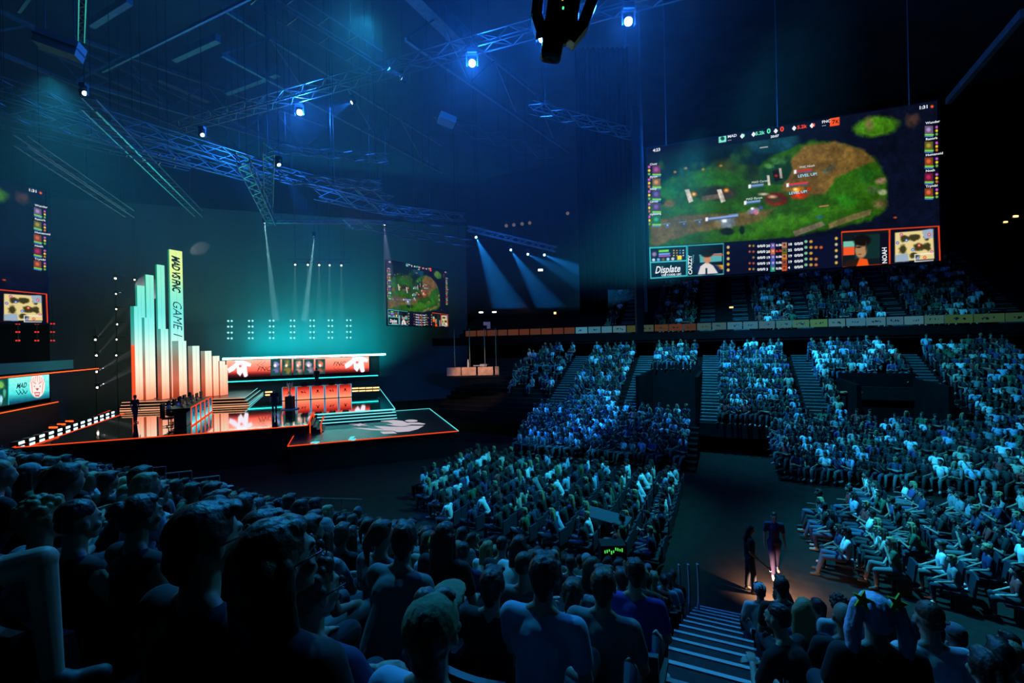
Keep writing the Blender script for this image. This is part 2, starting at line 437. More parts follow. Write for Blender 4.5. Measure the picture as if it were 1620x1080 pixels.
def panel_mesh(name, corners, nx, ny, C, m):
    """flat grid; corners are local TL TR BR BL, C the colours of its points (sRGB 0-255)"""
    TL, TR, BR, BL_ = [np.array(c, float) for c in corners]
    u = np.linspace(0, 1, nx)[None, :, None]; v = np.linspace(0, 1, ny)[:, None, None]
    P = (TL * (1 - u) + TR * u) * (1 - v) + (BL_ * (1 - u) + BR * u) * v
    P = P.reshape(-1, 3); idx = np.arange(nx * ny).reshape(ny, nx)
    F = np.stack([idx[1:, :-1], idx[1:, 1:], idx[:-1, 1:], idx[:-1, :-1]], -1).reshape(-1, 4)
    me = bpy.data.meshes.new(name); me.vertices.add(len(P)); me.vertices.foreach_set('co', P.astype(np.float32).ravel())
    me.loops.add(F.size); me.loops.foreach_set('vertex_index', F.astype(np.int32).ravel())
    me.polygons.add(len(F)); me.polygons.foreach_set('loop_start', np.arange(0, F.size, 4, dtype=np.int32))
    me.update(calc_edges=True); me.validate()
    ca = me.color_attributes.new('hue', 'FLOAT_COLOR', 'POINT')
    L = np.ones((len(P), 4), np.float32); L[:, :3] = lin(np.clip(C.reshape(-1, 3), 0, 255)); ca.data.foreach_set('color', L.ravel())
    me.materials.append(m)
    return me
M_SCREEN = attr_mat('screen_picture', True, 1.05)

RS_D = 22.0                                  # distance of the near edge geometry of the big right screen
rBL = at_d(1028, 440, RS_D); rTL = Vector((rBL.x, rBL.y, at_d(1023, 233, RS_D).z))
rBR = at_d(1488, 415, RS_D * 0.818); rTR = Vector((rBR.x, rBR.y, at_d(1484, 162, RS_D * 0.818).z))
zb = (rBL.z + rBR.z) / 2; zt = (rTL.z + rTR.z) / 2
rBL.z = rBR.z = zb; rTL.z = rTR.z = zt
NXS, NYS = 480, 270
uu, vg = np.meshgrid(np.linspace(0, 1, NXS), np.linspace(0, 1, NYS))
def to_px(u, v, TL, TR, BR, BL_):
    P = [(np.array(TL)[k] * (1 - u) + np.array(TR)[k] * u) * (1 - v) + (np.array(BL_)[k] * (1 - u) + np.array(BR)[k] * u) * v for k in range(3)]
    x, d, y = P[0], P[1], P[2] - EYE
    return 810 + (x * math.cos(ROLL) - y * math.sin(ROLL)) / d * FPX, 540 - (x * math.sin(ROLL) + y * math.cos(ROLL)) / d * FPX
PX, PY = to_px(uu, vg, rTL, rTR, rBR, rBL)
p = Paint(PX, PY); p.C[:] = (9, 15, 38)
def top_y(x): return 233 + (x - 1022) * (162 - 233) / 462.0
p.poly([(1020, 245), (1150, 225), (1240, 215), (1250, 250), (1150, 275), (1020, 330)], (10, 32, 40), 8)
p.poly([(1030, 312), (1060, 282), (1100, 268), (1150, 258), (1200, 262), (1235, 238), (1285, 222), (1335, 228), (1385, 248), (1404, 285), (1402, 330), (1378, 348), (1330, 358), (1250, 375), (1180, 384), (1100, 394), (1020, 402)], (40, 92, 16), 6, 1, 6)
p.ell(1150, 262, 30, 16, (48, 70, 24), .6, 1, 0, .5)
p.ell(1125, 285, 58, 16, (40, 112, 18), .5)
p.ell(1105, 330, 75, 10, (44, 104, 16), .5)
p.ell(1222, 225, 48, 20, (18, 62, 84), .25, 1, -.12)
p.ell(1200, 226, 28, 10, (30, 84, 100), .8, 1, -.12)
p.poly([(1243, 262), (1272, 230), (1322, 224), (1368, 238), (1384, 255), (1350, 268), (1322, 282), (1306, 306), (1268, 312), (1236, 300)], (118, 92, 44), 5, 1, 5)
p.poly([(1030, 350), (1080, 340), (1150, 338), (1200, 334), (1225, 330), (1208, 350), (1150, 360), (1090, 370), (1040, 388), (1030, 386)], (104, 92, 50), 4, 1, 5)
p.ell(1058, 322, 14, 8, (110, 92, 40), .6); p.ell(1190, 275, 18, 22, (28, 50, 22), .6, 1, 0, .5)
p.ell(1240, 350, 62, 15, (66, 140, 18), .6, 1, -.15, .4)
p.ell(1180, 372, 34, 9, (52, 120, 18), .6, 1, -.1, .4)
p.ell(1316, 330, 44, 13, (56, 124, 20), .7, 1, -.2, .4); p.ell(1352, 300, 30, 16, (48, 106, 20), .7, 1, 0, .4)
p.ell(1386, 200, 42, 19, (66, 132, 22), .35, 1, -.12, .2); p.ell(1375, 196, 10, 16, (120, 112, 70), .8)
p.ell(1372, 278, 21, 16, (34, 96, 26), .5, 1, 0, .9); p.ell(1336, 318, 24, 12, (40, 120, 22), .5, 1, 0, .9)
p.ell(1062, 298, 26, 15, (30, 104, 30), .5, 1, 0, .9); p.ell(1042, 318, 12, 9, (12, 44, 34), .5)
for x, y, r_ in ((1045, 262, 7), (1080, 272, 9), (1098, 262, 7), (1112, 262, 6), (1128, 262, 6), (1165, 252, 12), (1180, 240, 12)): p.ell(x, y, r_, r_ * 1.3, (30, 74, 40), .7, 1, 0, .9)
for x, y in ((1068, 272), (1085, 266), (1112, 268), (1140, 262)): p.ell(x, y, 4, 3, (190, 140, 60), .9)
p.ell(1133, 305, 36, 14, (34, 36, 26), .5, 1, 0, .5); p.ell(1152, 306, 15, 11, (70, 66, 60), .6, 1, 0, .5)
p.poly([(1110, 310), (1140, 306), (1140, 314), (1110, 318)], (96, 84, 70), 1.5)
for x in (1083, 1134): p.poly([(x, 300), (x + 7, 299), (x + 14, 318), (x + 7, 321)], (222, 216, 212), 1.2)
for x, y in ((1098, 307), (1149, 301)): p.ell(x, y, 6, 5, (255, 140, 20), .7); p.ell(x, y, 2.5, 2.5, (255, 225, 120), .6)
p.poly([(1200, 275), (1225, 252), (1250, 246), (1254, 268), (1240, 292), (1210, 290)], (24, 66, 40), 3, 1, 5)
p.ell(1232, 254, 16, 8, (60, 120, 60), .6, 1, 0, .9); p.ell(1216, 262, 8, 6, (80, 150, 70), .6, 1, 0, .9)
p.poly([(1221, 270), (1234, 267), (1238, 283), (1226, 288)], (30, 24, 26), 1); p.ell(1228, 278, 4, 3, (220, 40, 30), .7)
for x, y in ((1213, 277), (1232, 266)): p.poly([(x, y), (x + 4, y), (x + 6, y + 16), (x + 2, y + 16)], (216, 214, 206), 1)
p.ell(1228, 315, 22, 13, (120, 24, 12), .4); p.ell(1226, 315, 17, 9, (60, 50, 24), .6); p.ell(1222, 311, 10, 4, (255, 190, 160), .8); p.ell(1208, 307, 12, 3, (240, 210, 220), .8)
p.ell(1264, 309, 17, 8, (200, 50, 14), .6, 1, 0, .6); p.ell(1262, 300, 12, 6, (255, 150, 20), .7, 1, 0, .7); p.ell(1258, 299, 5, 3, (255, 240, 140), .7); p.ell(1280, 299, 4, 4, (220, 60, 20), .5)
p.ell(1192, 334, 11, 7, (150, 140, 190), .6, 1, 0, .9); p.ell(1196, 336, 5, 4, (230, 120, 170), .6); p.ell(1190, 330, 4, 3, (230, 236, 250), .6); p.ell(1204, 328, 5, 4, (70, 90, 170), .6)
p.ell(1150, 352, 18, 10, (120, 138, 160), .5, 1, 0, .9); p.ell(1146, 349, 6, 4, (206, 220, 236), .6); p.ell(1150, 366, 14, 7, (22, 34, 36), .4); p.ell(1174, 364, 5, 8, (16, 34, 28), .4)
for x, y in ((1056, 358), (1082, 356), (1107, 353)): p.ell(x, y, 4, 4, (70, 100, 160), .5); p.ell(x, y - 2, 1.8, 1.5, (190, 200, 210), .5)
p.poly([(1254, 366), (1300, 350), (1306, 356), (1258, 374)], (112, 106, 90), 1.5); p.poly([(1310, 354), (1345, 340), (1380, 330), (1376, 340), (1340, 352), (1312, 362)], (112, 106, 66), 2, 1, 2)
p.ell(1394, 286, 11, 7, (150, 120, 100), .5, 1, 0, .6); p.ell(1382, 300, 13, 8, (60, 92, 50), .5); p.ell(1396, 304, 9, 6, (140, 150, 120), .5); p.ell(1392, 322, 15, 12, (104, 92, 58), .7, 1, 0, .4)
p.poly([(1298, 272), (1322, 258), (1318, 268), (1306, 276)], (96, 104, 84), 1.5)
p.ell(1444, 190, 14, 14, (70, 50, 48), .6, 1, 0, .6); p.ell(1416, 344, 4, 2, (220, 80, 30), .6)
p.ell(1296, 343, 8, 4, (40, 100, 130), .6, 1, 0, .9)
p.texture(0.38, 14, 11); p.texture(0.22, 3.5, 21); p.C *= np.array([.92, .9, .85])
# health bars
def bar_(x, y, w_, h_, c): p.rect(x, y, x + w_, y + h_, c, 1, -.12)
for x, y, w_, c in ((1184, 293, 24, (120, 150, 200)), (1177, 319, 26, (120, 160, 210)), (1116, 345, 52, (130, 160, 210)), (1256, 270, 28, (190, 50, 50)), (1244, 291, 34, (210, 60, 50)), (1296, 326, 15, (230, 120, 110)), (1048, 354, 12, (90, 130, 190)), (1074, 351, 12, (90, 130, 190)), (1098, 348, 12, (90, 130, 190)), (1202, 233, 13, (200, 200, 190)), (1153, 339, 14, (90, 130, 190))):
    bar_(x, y, w_, 3.2 if w_ > 20 else 1.4, c)
    if w_ > 20: bar_(x + 4, y + 3, w_ - 4, 1.4, (60, 90, 150)); bar_(x, y - 1, 4, 6, (240, 240, 240))
# head-up display
tilt_b = -0.055
p.poly([(1020, 391), (1334, 371), (1334, 440), (1020, 450)], (10, 16, 42), 1.2)
p.poly([(1332, 364), (1492, 355), (1492, 425), (1332, 432)], (10, 14, 36), 1.2)
p.poly([(1128, 221), (1330, 186), (1330, 205), (1128, 232)], (9, 16, 36), 2)
p.rect(1137, 214, 1149, 226, (130, 235, 205), 1, -.14); p.ell(1143, 219, 4, 4, (20, 70, 70), .4)
p.rect(1313, 187, 1328, 200, (250, 84, 30), 1, -.15)
fr = (64, 200, 205)
p.poly([(1027, 391), (1087, 388), (1087, 437), (1029, 441)], fr, 1); p.poly([(1029, 393), (1085.5, 390), (1085.5, 435), (1030.5, 439)], (9, 18, 34), 1)
p.poly([(1029, 414), (1086, 411), (1086, 413), (1029, 416)], fr, .8)
p.ell(1035, 402, 5, 5, (150, 120, 170), .6); p.rect(1042, 395.5, 1058, 399, (110, 220, 60), 1, -.06); p.rect(1042, 400.5, 1060, 404, (110, 150, 220), 1, -.06); p.rect(1042, 404.8, 1061, 406.2, (220, 90, 220), 1, -.06)
for k in range(3):
    for j in range(4): p.ell(1066 + j * 5.0, 396 + k * 4, 1.5, 1.3, [(240, 190, 60), (230, 150, 40), (90, 150, 220), (230, 230, 240)][j], .5)
for j, c in enumerate([(190, 220, 240), (110, 170, 230), (120, 90, 60), (160, 210, 240), (200, 200, 210)]): p.ell(1034 + j * 7.6, 411 - j * .4, 3.2, 3, c, .4)
p.rect(1071.5, 404.5, 1078.5, 411, (246, 214, 20), 1, -.06)
p.poly([(1087.5, 388), (1145, 384.5), (1145, 434), (1087.5, 437)], fr, 1); p.poly([(1088.5, 389.2), (1144, 386), (1144, 432.6), (1088.5, 436)], (12, 20, 34), 1)
p.rect(1096, 403, 1142, 416, (84, 170, 170), 1, -.06); p.rect(1126, 402, 1144, 404, (230, 60, 40), 1, 0); p.rect(1130, 419, 1144, 426, (230, 160, 40), 1, 0)
p.ell(1102, 412, 6, 16, (14, 18, 34), .3); p.ell(1120, 426, 24, 11, (20, 34, 80), .3); p.poly([(1104, 434), (1108, 421), (1118, 414), (1128, 420), (1136, 432)], (216, 210, 206), 1.2)
p.rect(1116, 424, 1119, 434, (20, 30, 60)); p.ell(1119, 408, 7, 10, (196, 130, 90), .3); p.ell(1118, 400, 12, 8, (18, 14, 16), .3); p.ell(1119, 403, 7.5, 2, (30, 18, 14), .5)
for k in range(5): p.ell(1152, 391 + k * 9, 3, 3.2, (222, 170, 60) if k % 2 else (214, 190, 130), .5)
for k in range(5):
    y = 389 + k * 9.2
    for x, c in ((1186, (200, 140, 60)), (1192, (150, 120, 70))):
        if k != 2 or x == 1192: p.ell(x, y - 0.3, 2.4, 2.4, c if k % 2 == 0 else (170, 80, 60), .5)
    p.rect(1219, y - 4.6, 1226, y + 4.2, [(90, 80, 170), (200, 100, 60), (70, 80, 170), (60, 90, 180), (30, 150, 120)][k]); p.ell(1223, y - 1, 2.4, 2.5, (210, 180, 170), .6)
    p.rect(1237, y - 5.6, 1245, y + 3.2, [(180, 120, 90), (90, 100, 40), (200, 120, 50), (150, 70, 40), (200, 80, 30)][k]); p.ell(1241, y - 2, 2.4, 2.5, (60, 40, 70), .6)
    for j, c in enumerate([(120, 190, 150), (200, 150, 60), (190, 110, 60), (200, 90, 40)][:(4 if k == 1 else 2 + (k > 2))]): p.ell(1275 + j * 8, y - 7, 3.2, 2.8, c, .4)
    p.ell(1323, 377 + k * 9.6, 3, 3.2, (222, 180, 70) if k % 2 == 0 else (200, 190, 150), .5)
RE = (250, 70, 24)
p.poly([(1331, 366), (1486, 357), (1489, 415), (1333, 424)], RE, 1); p.poly([(1332, 368), (1406, 363.4), (1406.5, 417), (1333, 422)], (14, 24, 30), 1)
p.poly([(1408.5, 363), (1484, 358.6), (1486, 413.5), (1408.5, 417.5)], (9, 12, 30), 1)
p.rect(1334, 391, 1352, 404, (240, 84, 40), 1, -.06); p.rect(1334, 382, 1352, 391, (110, 190, 170), 1, -.06); p.rect(1352, 372, 1394, 410, (16, 44, 44), 1, -.05)
p.rect(1392, 368, 1406, 418, (10, 14, 30), 1, 0); p.ell(1352, 418, 20, 9, (40, 24, 20), .4); p.poly([(1354, 423), (1360, 408), (1372, 410), (1375, 421)], (240, 84, 24), 1.5)
p.ell(1362, 396, 10.5, 14, (170, 130, 90), .25); p.ell(1364, 380, 16, 11, (16, 14, 14), .3); p.ell(1358, 391, 6, 1.6, (30, 22, 18), .5); p.ell(1370, 391, 1.5, 12, (60, 46, 34), .8); p.ell(1360, 402, 4, 1.2, (110, 60, 50), .6)
# the small map
p.poly([(1416, 368), (1476, 363), (1478, 409), (1416, 414)], (226, 204, 140), 1.2)
for x, y, rx, ry in ((1430, 378, 9, 6), (1448, 376, 11, 6), (1428, 394, 9, 8), (1447, 404, 9, 6), (1465, 390, 9, 8), (1452, 390, 10, 7), (1466, 376, 6, 6)): p.ell(x, y, rx, ry, (60, 56, 30), .4, 1, 0, .9)
p.poly([(1416, 404), (1436, 400), (1438, 413), (1416, 415)], (150, 170, 190), 1.5, 1, 2); p.poly([(1458, 364), (1476, 362), (1476, 376), (1462, 378)], (150, 170, 190), 1.5, 1, 2)
for x, y, c in ((1426, 371, (200, 60, 110)), (1434, 380, (60, 110, 200)), (1454, 388, (230, 60, 40)), (1444, 395, (60, 110, 210)), (1463, 407, (220, 60, 40)), (1470, 371, (220, 50, 60)), (1452, 408, (70, 110, 200)), (1474, 398, (200, 70, 120)), (1420, 384, (60, 100, 190))): p.ell(x, y, 3.4, 3.2, c, .5); p.ell(x, y, 1.3, 1.3, (240, 230, 220), .5)
for q in ([(1447, 402), (1477, 399.6), (1477, 400.8), (1447, 403.2)], [(1447, 413), (1477, 410.8), (1477, 412), (1447, 414.2)], [(1447, 402), (1448.2, 402), (1448.2, 414), (1447, 414)]): p.poly(q, (240, 240, 240), .7)
for side, xs, ys in (('l', 1027, (269, 289, 308, 328, 348)), ('r', 1463, (206, 231, 256, 281, 305))):
    for k, y in enumerate(ys):
        c1 = [(170, 90, 150), (200, 150, 90), (110, 90, 170), (120, 90, 160), (60, 170, 120)][k] if side == 'l' else [(170, 140, 190), (160, 150, 60), (210, 100, 50), (180, 40, 90), (210, 100, 60)][k]
        x0 = xs + (5 if side == 'l' else 0)
        p.rect(x0, y - 7, x0 + 13, y + 6, tuple(q * .6 for q in c1)); p.ell(x0 + 6, y - 1, 4.5, 4.5, c1, .5)
        p.rect(x0, y + 6, x0 + 14, y + 8.4, (120, 230, 60)); p.rect(x0, y + 8.8, x0 + 13, y + 10.4, (90, 140, 230))
        xi = xs if side == 'l' else xs + 19
        for j, c in enumerate([(210, 90, 200), (246, 214, 30), (210, 120, 40) if k % 2 else (110, 180, 80)]): p.ell(xi, y - 5 + j * 5.6, 2.6, 2.6, c, .4)
p.ell(1474.5, 168.5, 3, 3, (250, 90, 20), .5)
GAME = p.C
unit = [(0, 0, 1), (1, 0, 1), (1, 0, 0), (0, 0, 0)]
game_me = panel_mesh('video_picture', unit, NXS, NYS, GAME, M_SCREEN)
# lettering in the screen's own coordinates (0..1 across and up)
def px_uv(px, py):
    a, c = ray(px, py); n = (rTR - rTL).cross(rBL - rTL); k = (rTL - Vector((0, 0, EYE))).dot(n) / Vector((a, 1, c)).dot(n)
    q = Vector((0, 0, EYE)) + Vector((a, 1, c)) * k - rBL
    return q.dot(rBR - rBL) / (rBR - rBL).length_squared, q.z / (zt - zb)
WHT = emis('screen_white', linc(235, 240, 245), 1.0, False); SRED = emis('screen_red', linc(255, 70, 40), 1.0, False); SGRN = emis('screen_mint', linc(110, 240, 190), 1.0, False); SDARK = emis('screen_dark', linc(20, 20, 30), 1.0, False)
ltr = MB(); asp = (rBR - rBL).length / (zt - zb)
def screen_text(txt, px, py, hpx, slot, vert=False, bold=0.0, shear=0.0, wide=1.0):
    vs, fs = text_mesh(txt, 1.0, shear, bold)
    u0, v0 = px_uv(px, py); u1, v1 = px_uv(px, py - hpx); k = (v1 - v0) / 0.7
    ltr.slot = slot
    if vert: ltr.add([(u0 - y * k / asp, -0.004, v0 + x * k) for x, y, z in vs], fs)
    else: ltr.add([(u0 + x * k / asp * wide, -0.004, v0 + y * k) for x, y, z in vs], fs)
screen_text('Displate', 1036, 432.5, 11, 0, bold=0.02, shear=0.3, wide=.72); screen_text('USE CODE: LEC', 1046.5, 438.6 - 1.6, 3.0, 0, bold=.03)
screen_text('CARZZY', 1095.0, 434, 5.5, 0, True, .02); screen_text('NOAH', 1402.8, 416.5, 6.0, 0, True, .02)
screen_text('4:23', 1033, 240.5, 4.6, 0, bold=.03); screen_text('1:31', 1453, 173.5, 5.0, 0, bold=.03)
screen_text('MAD', 1151, 218.5, 4.2, 0, bold=.02); screen_text('FNC', 1300, 195.5, 4.2, 0, bold=.02)
screen_text('...', 1151, 223.0, 6, 0); screen_text('...', 1300, 200, 6, 0)
for px_, c_, t_ in ((1174, 1, '0'), (1195, 1, '5.2k'), (1213, 1, '0'), (1234, 2, '0'), (1261, 2, '5.2k'), (1285, 2, '0')):
    screen_text(t_, px_, 217.5 - (px_ - 1174) * .15, 7.5 if px_ in (1213, 1234) else 5.2, c_, bold=.03)
screen_text('20:07', 1219, 218.5, 3.6, 0, bold=.03)
for px_ in (1169, 1187, 1222, 1251, 1279): screen_text('\u2666', px_, 218 - (px_ - 1174) * .15, 5, 0, bold=.03)
screen_text('LEVEL UP!', 1262, 281, 4.2, 4, bold=.02); screen_text('LEVEL UP!', 1248, 308, 4.0, 4, bold=.02)
screen_text('FNC Noah', 1265, 266.5, 3.2, 0); screen_text('MAD Carzzy', 1189, 290.5, 3.2, 0); screen_text('MAD Elyoya', 1180, 317, 3.2, 0)
for k, nm in enumerate(['Wunder', 'Razork', 'Humanoid', 'Noah', 'Trymbi']): screen_text(nm, 1464, (197, 222.5, 247.5, 272.5, 297)[k], 3.6, 0, bold=.02)
for k, nm in enumerate(['Chasy', 'Elyoya', 'Nisqy', 'Carzzy', 'Hylissang']): screen_text(nm, 1028, (262, 282, 301, 321, 341)[k], 3.2, 0, bold=.02)
for k in range(5):
    y = 391.5 + k * 9.2
    screen_text('0/0/0', 1198, y, 3.8, 0, bold=.03); screen_text('0/0/0', 1256.5, y - 3.6, 4.0, 0, bold=.03)
    screen_text(['20', '20', '19', '19', '3'][k], 1212, y - .5, 3.8, 0, bold=.03); screen_text(['18', '22', '19', '19', '4'][k], 1246.5, y - 3, 3.8, 0, bold=.03)
    screen_text(['0.0k', '0.1k', '0.0k', '0.0k', '0.0k'][k], 1227.5, y - 1.8, 3.4, 2 if k == 1 else 0, bold=.03)
# the angular orange-box mark
def uvpoly(pts, slot):
    ltr.slot = slot; ltr.add([(px_uv(*q)[0], -0.005, px_uv(*q)[1]) for q in pts][::-1], [tuple(range(len(pts)))])
for q in ([(1316, 190.5), (1321, 189.5), (1320.6, 191), (1316.4, 192)], [(1319, 191.5), (1320.6, 191), (1318.5, 196), (1316.4, 196.6)], [(1322.2, 189.6), (1323.4, 189.4), (1323, 195.5), (1321.8, 195.8)], [(1323, 192), (1326, 189), (1327, 189), (1323.5, 193)], [(1323.5, 192), (1326.8, 195), (1325.4, 195.4), (1323, 193.4)]): uvpoly(q, 3)
lettering_me = ltr.mesh('screen_lettering', [WHT, SGRN, SRED, SDARK, emis('screen_ice', linc(150, 220, 245), 1.0, False)])
def case_mesh():
    b = MB(); b.box((0.5, 0.022, 0.5), (1.012, 0.038, 1.02))
    for i in range(8):
        b.box((0.06 + i * 0.125, 0.05, 0.5), (0.012, 0.03, 0.96))
    return b.mesh('cabinet', [M_CASE])
case_me = case_mesh()
def big_screen(BLp, BRp, h, label, near=False):
    X = (BRp - BLp); L = X.length; ang = math.atan2(X.y, X.x)
    t = empty('video_screen', BLp, ang); t.scale = (L, L * 0.5, h)
    tag(t, label, 'screen', 'game broadcast screens')
    link('picture', game_me, None, t); link('lettering', lettering_me, None, t); link('cabinet', case_me, None, t)
    return t
big_screen(rBL, rBR, zt - zb, 'giant hanging video screen on the right showing the green game map and a small map')
cTLd = 44.0
c0 = at_d(614, 515, cTLd); c1 = at_d(709.5, 516, cTLd * 1.17); ctop = at_d(613, 412, cTLd)
c1.z = c0.z = (c0.z + c1.z) / 2
big_screen(c0, c1, ctop.z - c0.z + 0.05, 'smaller distant video screen hanging in teal haze to the right of the stage')
l1 = at_d(76, 510.5, 21.4); d_ = Vector((-.39, -.92, 0)).normalized(); l0 = l1 + d_ * 11.1
big_screen(l0, l1, at_d(72, 300, 21.4).z - l1.z, 'video screen cut off by the left edge of the photo, above the mint team board')
# steel frame and cable column beside the big screen
t = empty('screen_rigging', (0, 0, 0)); tag(t, 'dark cable column and hanging wires beside the giant right screen', 'rigging')
b = MB(); q = rBL + (rBL - rBR).normalized() * 0.5
b.box((q.x, q.y + .1, 12.5), (0.34, 0.3, 11)); b.build('cable_column', M_BLACK, t)
b = MB()
for k in range(5): b.tube(q + Vector((0.22 + .03 * k, -.1, 8 - q.z)), (q.x + 0.1 + .04 * k, q.y, 19 + k * 1.2), 0.012, n=5)
for f in (0.08, 0.5, 0.92):
    a = rTL.lerp(rTR, f); b.tube(a, (a.x, a.y, 26.5), 0.025, n=5)
b.build('wires', M_TRUSS, t)
# hanging black drape column between haze and big screen
b = MB(); dA = at_d(918, 505, 27); dB = at_d(1001, 470, 27)
n = 40
for k in range(n):
    f0, f1 = k / n, (k + 1) / n
    x0 = dA.x + (dB.x - dA.x) * f0; x1 = dA.x + (dB.x - dA.x) * f1
    y0 = 27 + 0.12 * math.sin(k * 1.7); y1 = 27 + 0.12 * math.sin((k + 1) * 1.7); zl = 8.15 + (1.5 if f0 > .52 else 0)
    b.add([(x0, y0, zl), (x1, y1, zl), (x1, y1, 24), (x0, y0, 24), (x0, y0 + .05, zl), (x1, y1 + .05, zl), (x1, y1 + .05, 24), (x0, y0 + .05, 24)], [(0, 1, 2, 3), (7, 6, 5, 4), (0, 4, 5, 1), (3, 2, 6, 7), (1, 5, 6, 2), (0, 3, 7, 4)])
o = b.build('black_drape', mat('black_cloth', (0.0008, 0.0008, 0.001), 1.0, spec=0.0)); tag(o, 'tall black drape hanging between the blue haze and the giant screen', 'drape')

# ------------------------------------------------------------------ the stage
ZS, ZT, ZR = 2.1, 1.5, 2.72                  # main deck, front platform, riser
main_pts = [(-15.2, 28.9), (-2.25, 28.9), (-2.25, 33.2), (3.1, 33.2), (3.1, 52.5), (-20, 52.5), (-17.0, 43)]
stage = empty('main_stage', S(-8, 30, 0)); tag(stage, 'wide glossy black main stage with thin orange edge light', 'stage')
O0 = S(-8, 30, 0)
def child_mb(mb, name, m, parent, org, smooth=False):
    mb.v = [(x - org.x, y - org.y, z - org.z) for x, y, z in mb.v]
    return mb.build(name, m, parent, smooth)
b = MB(); b.prism(spts(*main_pts), ZS - 0.12, ZS); child_mb(b, 'deck', M_GLASSBLK, stage, O0)
b = MB(); b.prism([tuple(S(s, t)[:2]) for s, t in [(-15.0, 29.1), (-2.4, 29.1), (-2.4, 33.4), (2.9, 33.4), (2.9, 52), (-19.6, 52), (-16.8, 43)]], 0, ZS - 0.12); child_mb(b, 'skirt', M_BLACK, stage, O0)
b = MB()
for p0, p1 in (((-15.2, 28.88), (-2.25, 28.88)), ((-2.23, 28.9), (-2.23, 33.2)), ((-15.25, 28.9), (-17.02, 43))):
    b.bar(S(*p0, ZS - .01), S(*p1, ZS - .01), 0.04, 0.05)
child_mb(b, 'orange_edge_light', M_REDTHIN, stage, O0)
b = MB()
for p0, p1 in (((3.12, 33.2), (3.12, 50.2)), ((-2.2, 33.18), (3.1, 33.18))): b.bar(S(*p0, ZS), S(*p1, ZS), 0.045, 0.05)
child_mb(b, 'teal_edge_light', M_TEALTHIN, stage, O0)

th = empty('front_platform', S(1.5, 31, 0)); O1 = S(1.5, 31, 0)
tag(th, 'low dark front platform with a white emblem, outlined in orange and teal light', 'platform')
b = MB(); b.prism(spts((-3, 26.3), (6.05, 26.3), (6.05, 36.3), (3.15, 36.3), (3.15, 33.15), (-2.2, 33.15), (-3, 29.4)), ZT - .1, ZT); child_mb(b, 'deck', M_THRUST, th, O1)
b = MB(); b.prism(spts((-2.9, 26.5), (5.9, 26.5), (5.9, 36.2), (3.2, 36.2), (3.2, 33.1), (-2.1, 33.1), (-2.9, 29.3)), 0, ZT - .1); child_mb(b, 'skirt', M_BLACK, th, O1)
b = MB(); b.bar(S(-3, 26.28, ZT), S(6.05, 26.28, ZT), .04, .05); b.bar(S(-3, 26.3, ZT), S(-3, 29.4, ZT), .04, .05); child_mb(b, 'orange_edge_light', M_REDTHIN, th, O1)
b = MB(); b.bar(S(6.07, 26.3, ZT), S(6.07, 36.3, ZT), .045, .05); b.bar(S(6.05, 36.32, ZT), S(3.2, 36.32, ZT), .035, .05); child_mb(b, 'teal_edge_light', M_TEALTHIN, th, O1)
# printed white winged emblem on the front platform, brightened by an added glow
LOGO = [
 [(440 + x / 5.4, 620 + y / 5.4) for x, y in [(625, 303), (700, 305), (905, 318), (815, 288), (960, 295), (1140, 296), (1060, 290), (1130, 286), (1244, 287), (1195, 315), (1120, 335), (1020, 342), (985, 330), (800, 325)]],
 [(440 + x / 5.4, 620 + y / 5.4) for x, y in [(868, 238), (980, 237), (1065, 246), (1100, 262), (1200, 260), (1258, 270), (1245, 277), (1140, 276), (1055, 292), (990, 287), (918, 274), (985, 272), (940, 254), (880, 250)]],
 [(440 + x / 5.4, 620 + y / 5.4) for x, y in [(868, 338), (985, 334), (1016, 352), (900, 357)]],
 [(440 + x / 5.4, 620 + y / 5.4) for x, y in [(600, 271), (680, 272), (702, 266), (722, 273), (760, 270), (728, 279), (790, 290), (715, 284), (690, 292), (672, 284), (625, 286), (668, 279)]]]
b = MB()
for pl in LOGO:
    ps = [at_z(x, y, ZT + .006) for x, y in pl]; b.add(ps, [tuple(range(len(ps)))])
ps = [at_z(440 + (1138 + 54 * math.cos(a)) / 5.4, 620 + (245 + 10 * math.sin(a)) / 5.4, ZT + .006) for a in [k * math.pi / 10 for k in range(20)]]
b.add(ps, [tuple(range(20))])
child_mb(b, 'emblem', emis('floor_screen_white', linc(205, 198, 212), 0.85, False), th, O1)
b = MB()
for x, y in ((557, 691.5), (559.5, 695), (495.5, 700), (501, 700)):
    q = at_z(x, y, ZT + .03); b.box(q, (.18, .3, .06))
for x, y in ((557, 691.5), (554, 694.5)): b.box(at_z(x, y, ZT + .03), (.12, .25, .06))
child_mb(b, 'teal_marker_light', M_TEALTHIN, th, O1)

# broad steps between the two decks, and the narrow ones with orange rails
st_ = empty('stage_steps', S(0.5, 32.6, 0)); O2 = S(.5, 32.6, 0)
tag(st_, 'broad low steps with teal light strips leading to the emblem platform', 'steps')
b = MB(); c = MB()
for k in range(4):
    t0 = 33.15 - 0.36 * (k + 1); z = ZS - 0.15 * (k + 1)
    b.prism(spts((-1.95, t0), (3.13, t0), (3.13, 33.15), (-1.95, 33.15)), ZT if k == 3 else z - .15, max(z, ZT + .002))
for k in range(4):
    t0 = 33.15 - 0.36 * k; z = ZS - 0.15 * k
    c.bar(S(-1.95, t0 - .02, z - .02), S(3.13, t0 - .02, z - .02), .03, .055)
child_mb(b, 'treads', M_THRUST, st_, O2); child_mb(c, 'teal_light_strip', emis('teal_strip', linc(120, 235, 240), 1.3, False), st_, O2)
st2 = empty('stage_side_steps', S(-2.6, 30, 0)); O3 = S(-2.6, 30, 0)
tag(st2, 'narrow stage steps between two orange-lit rails', 'steps')
b = MB(); c = MB()
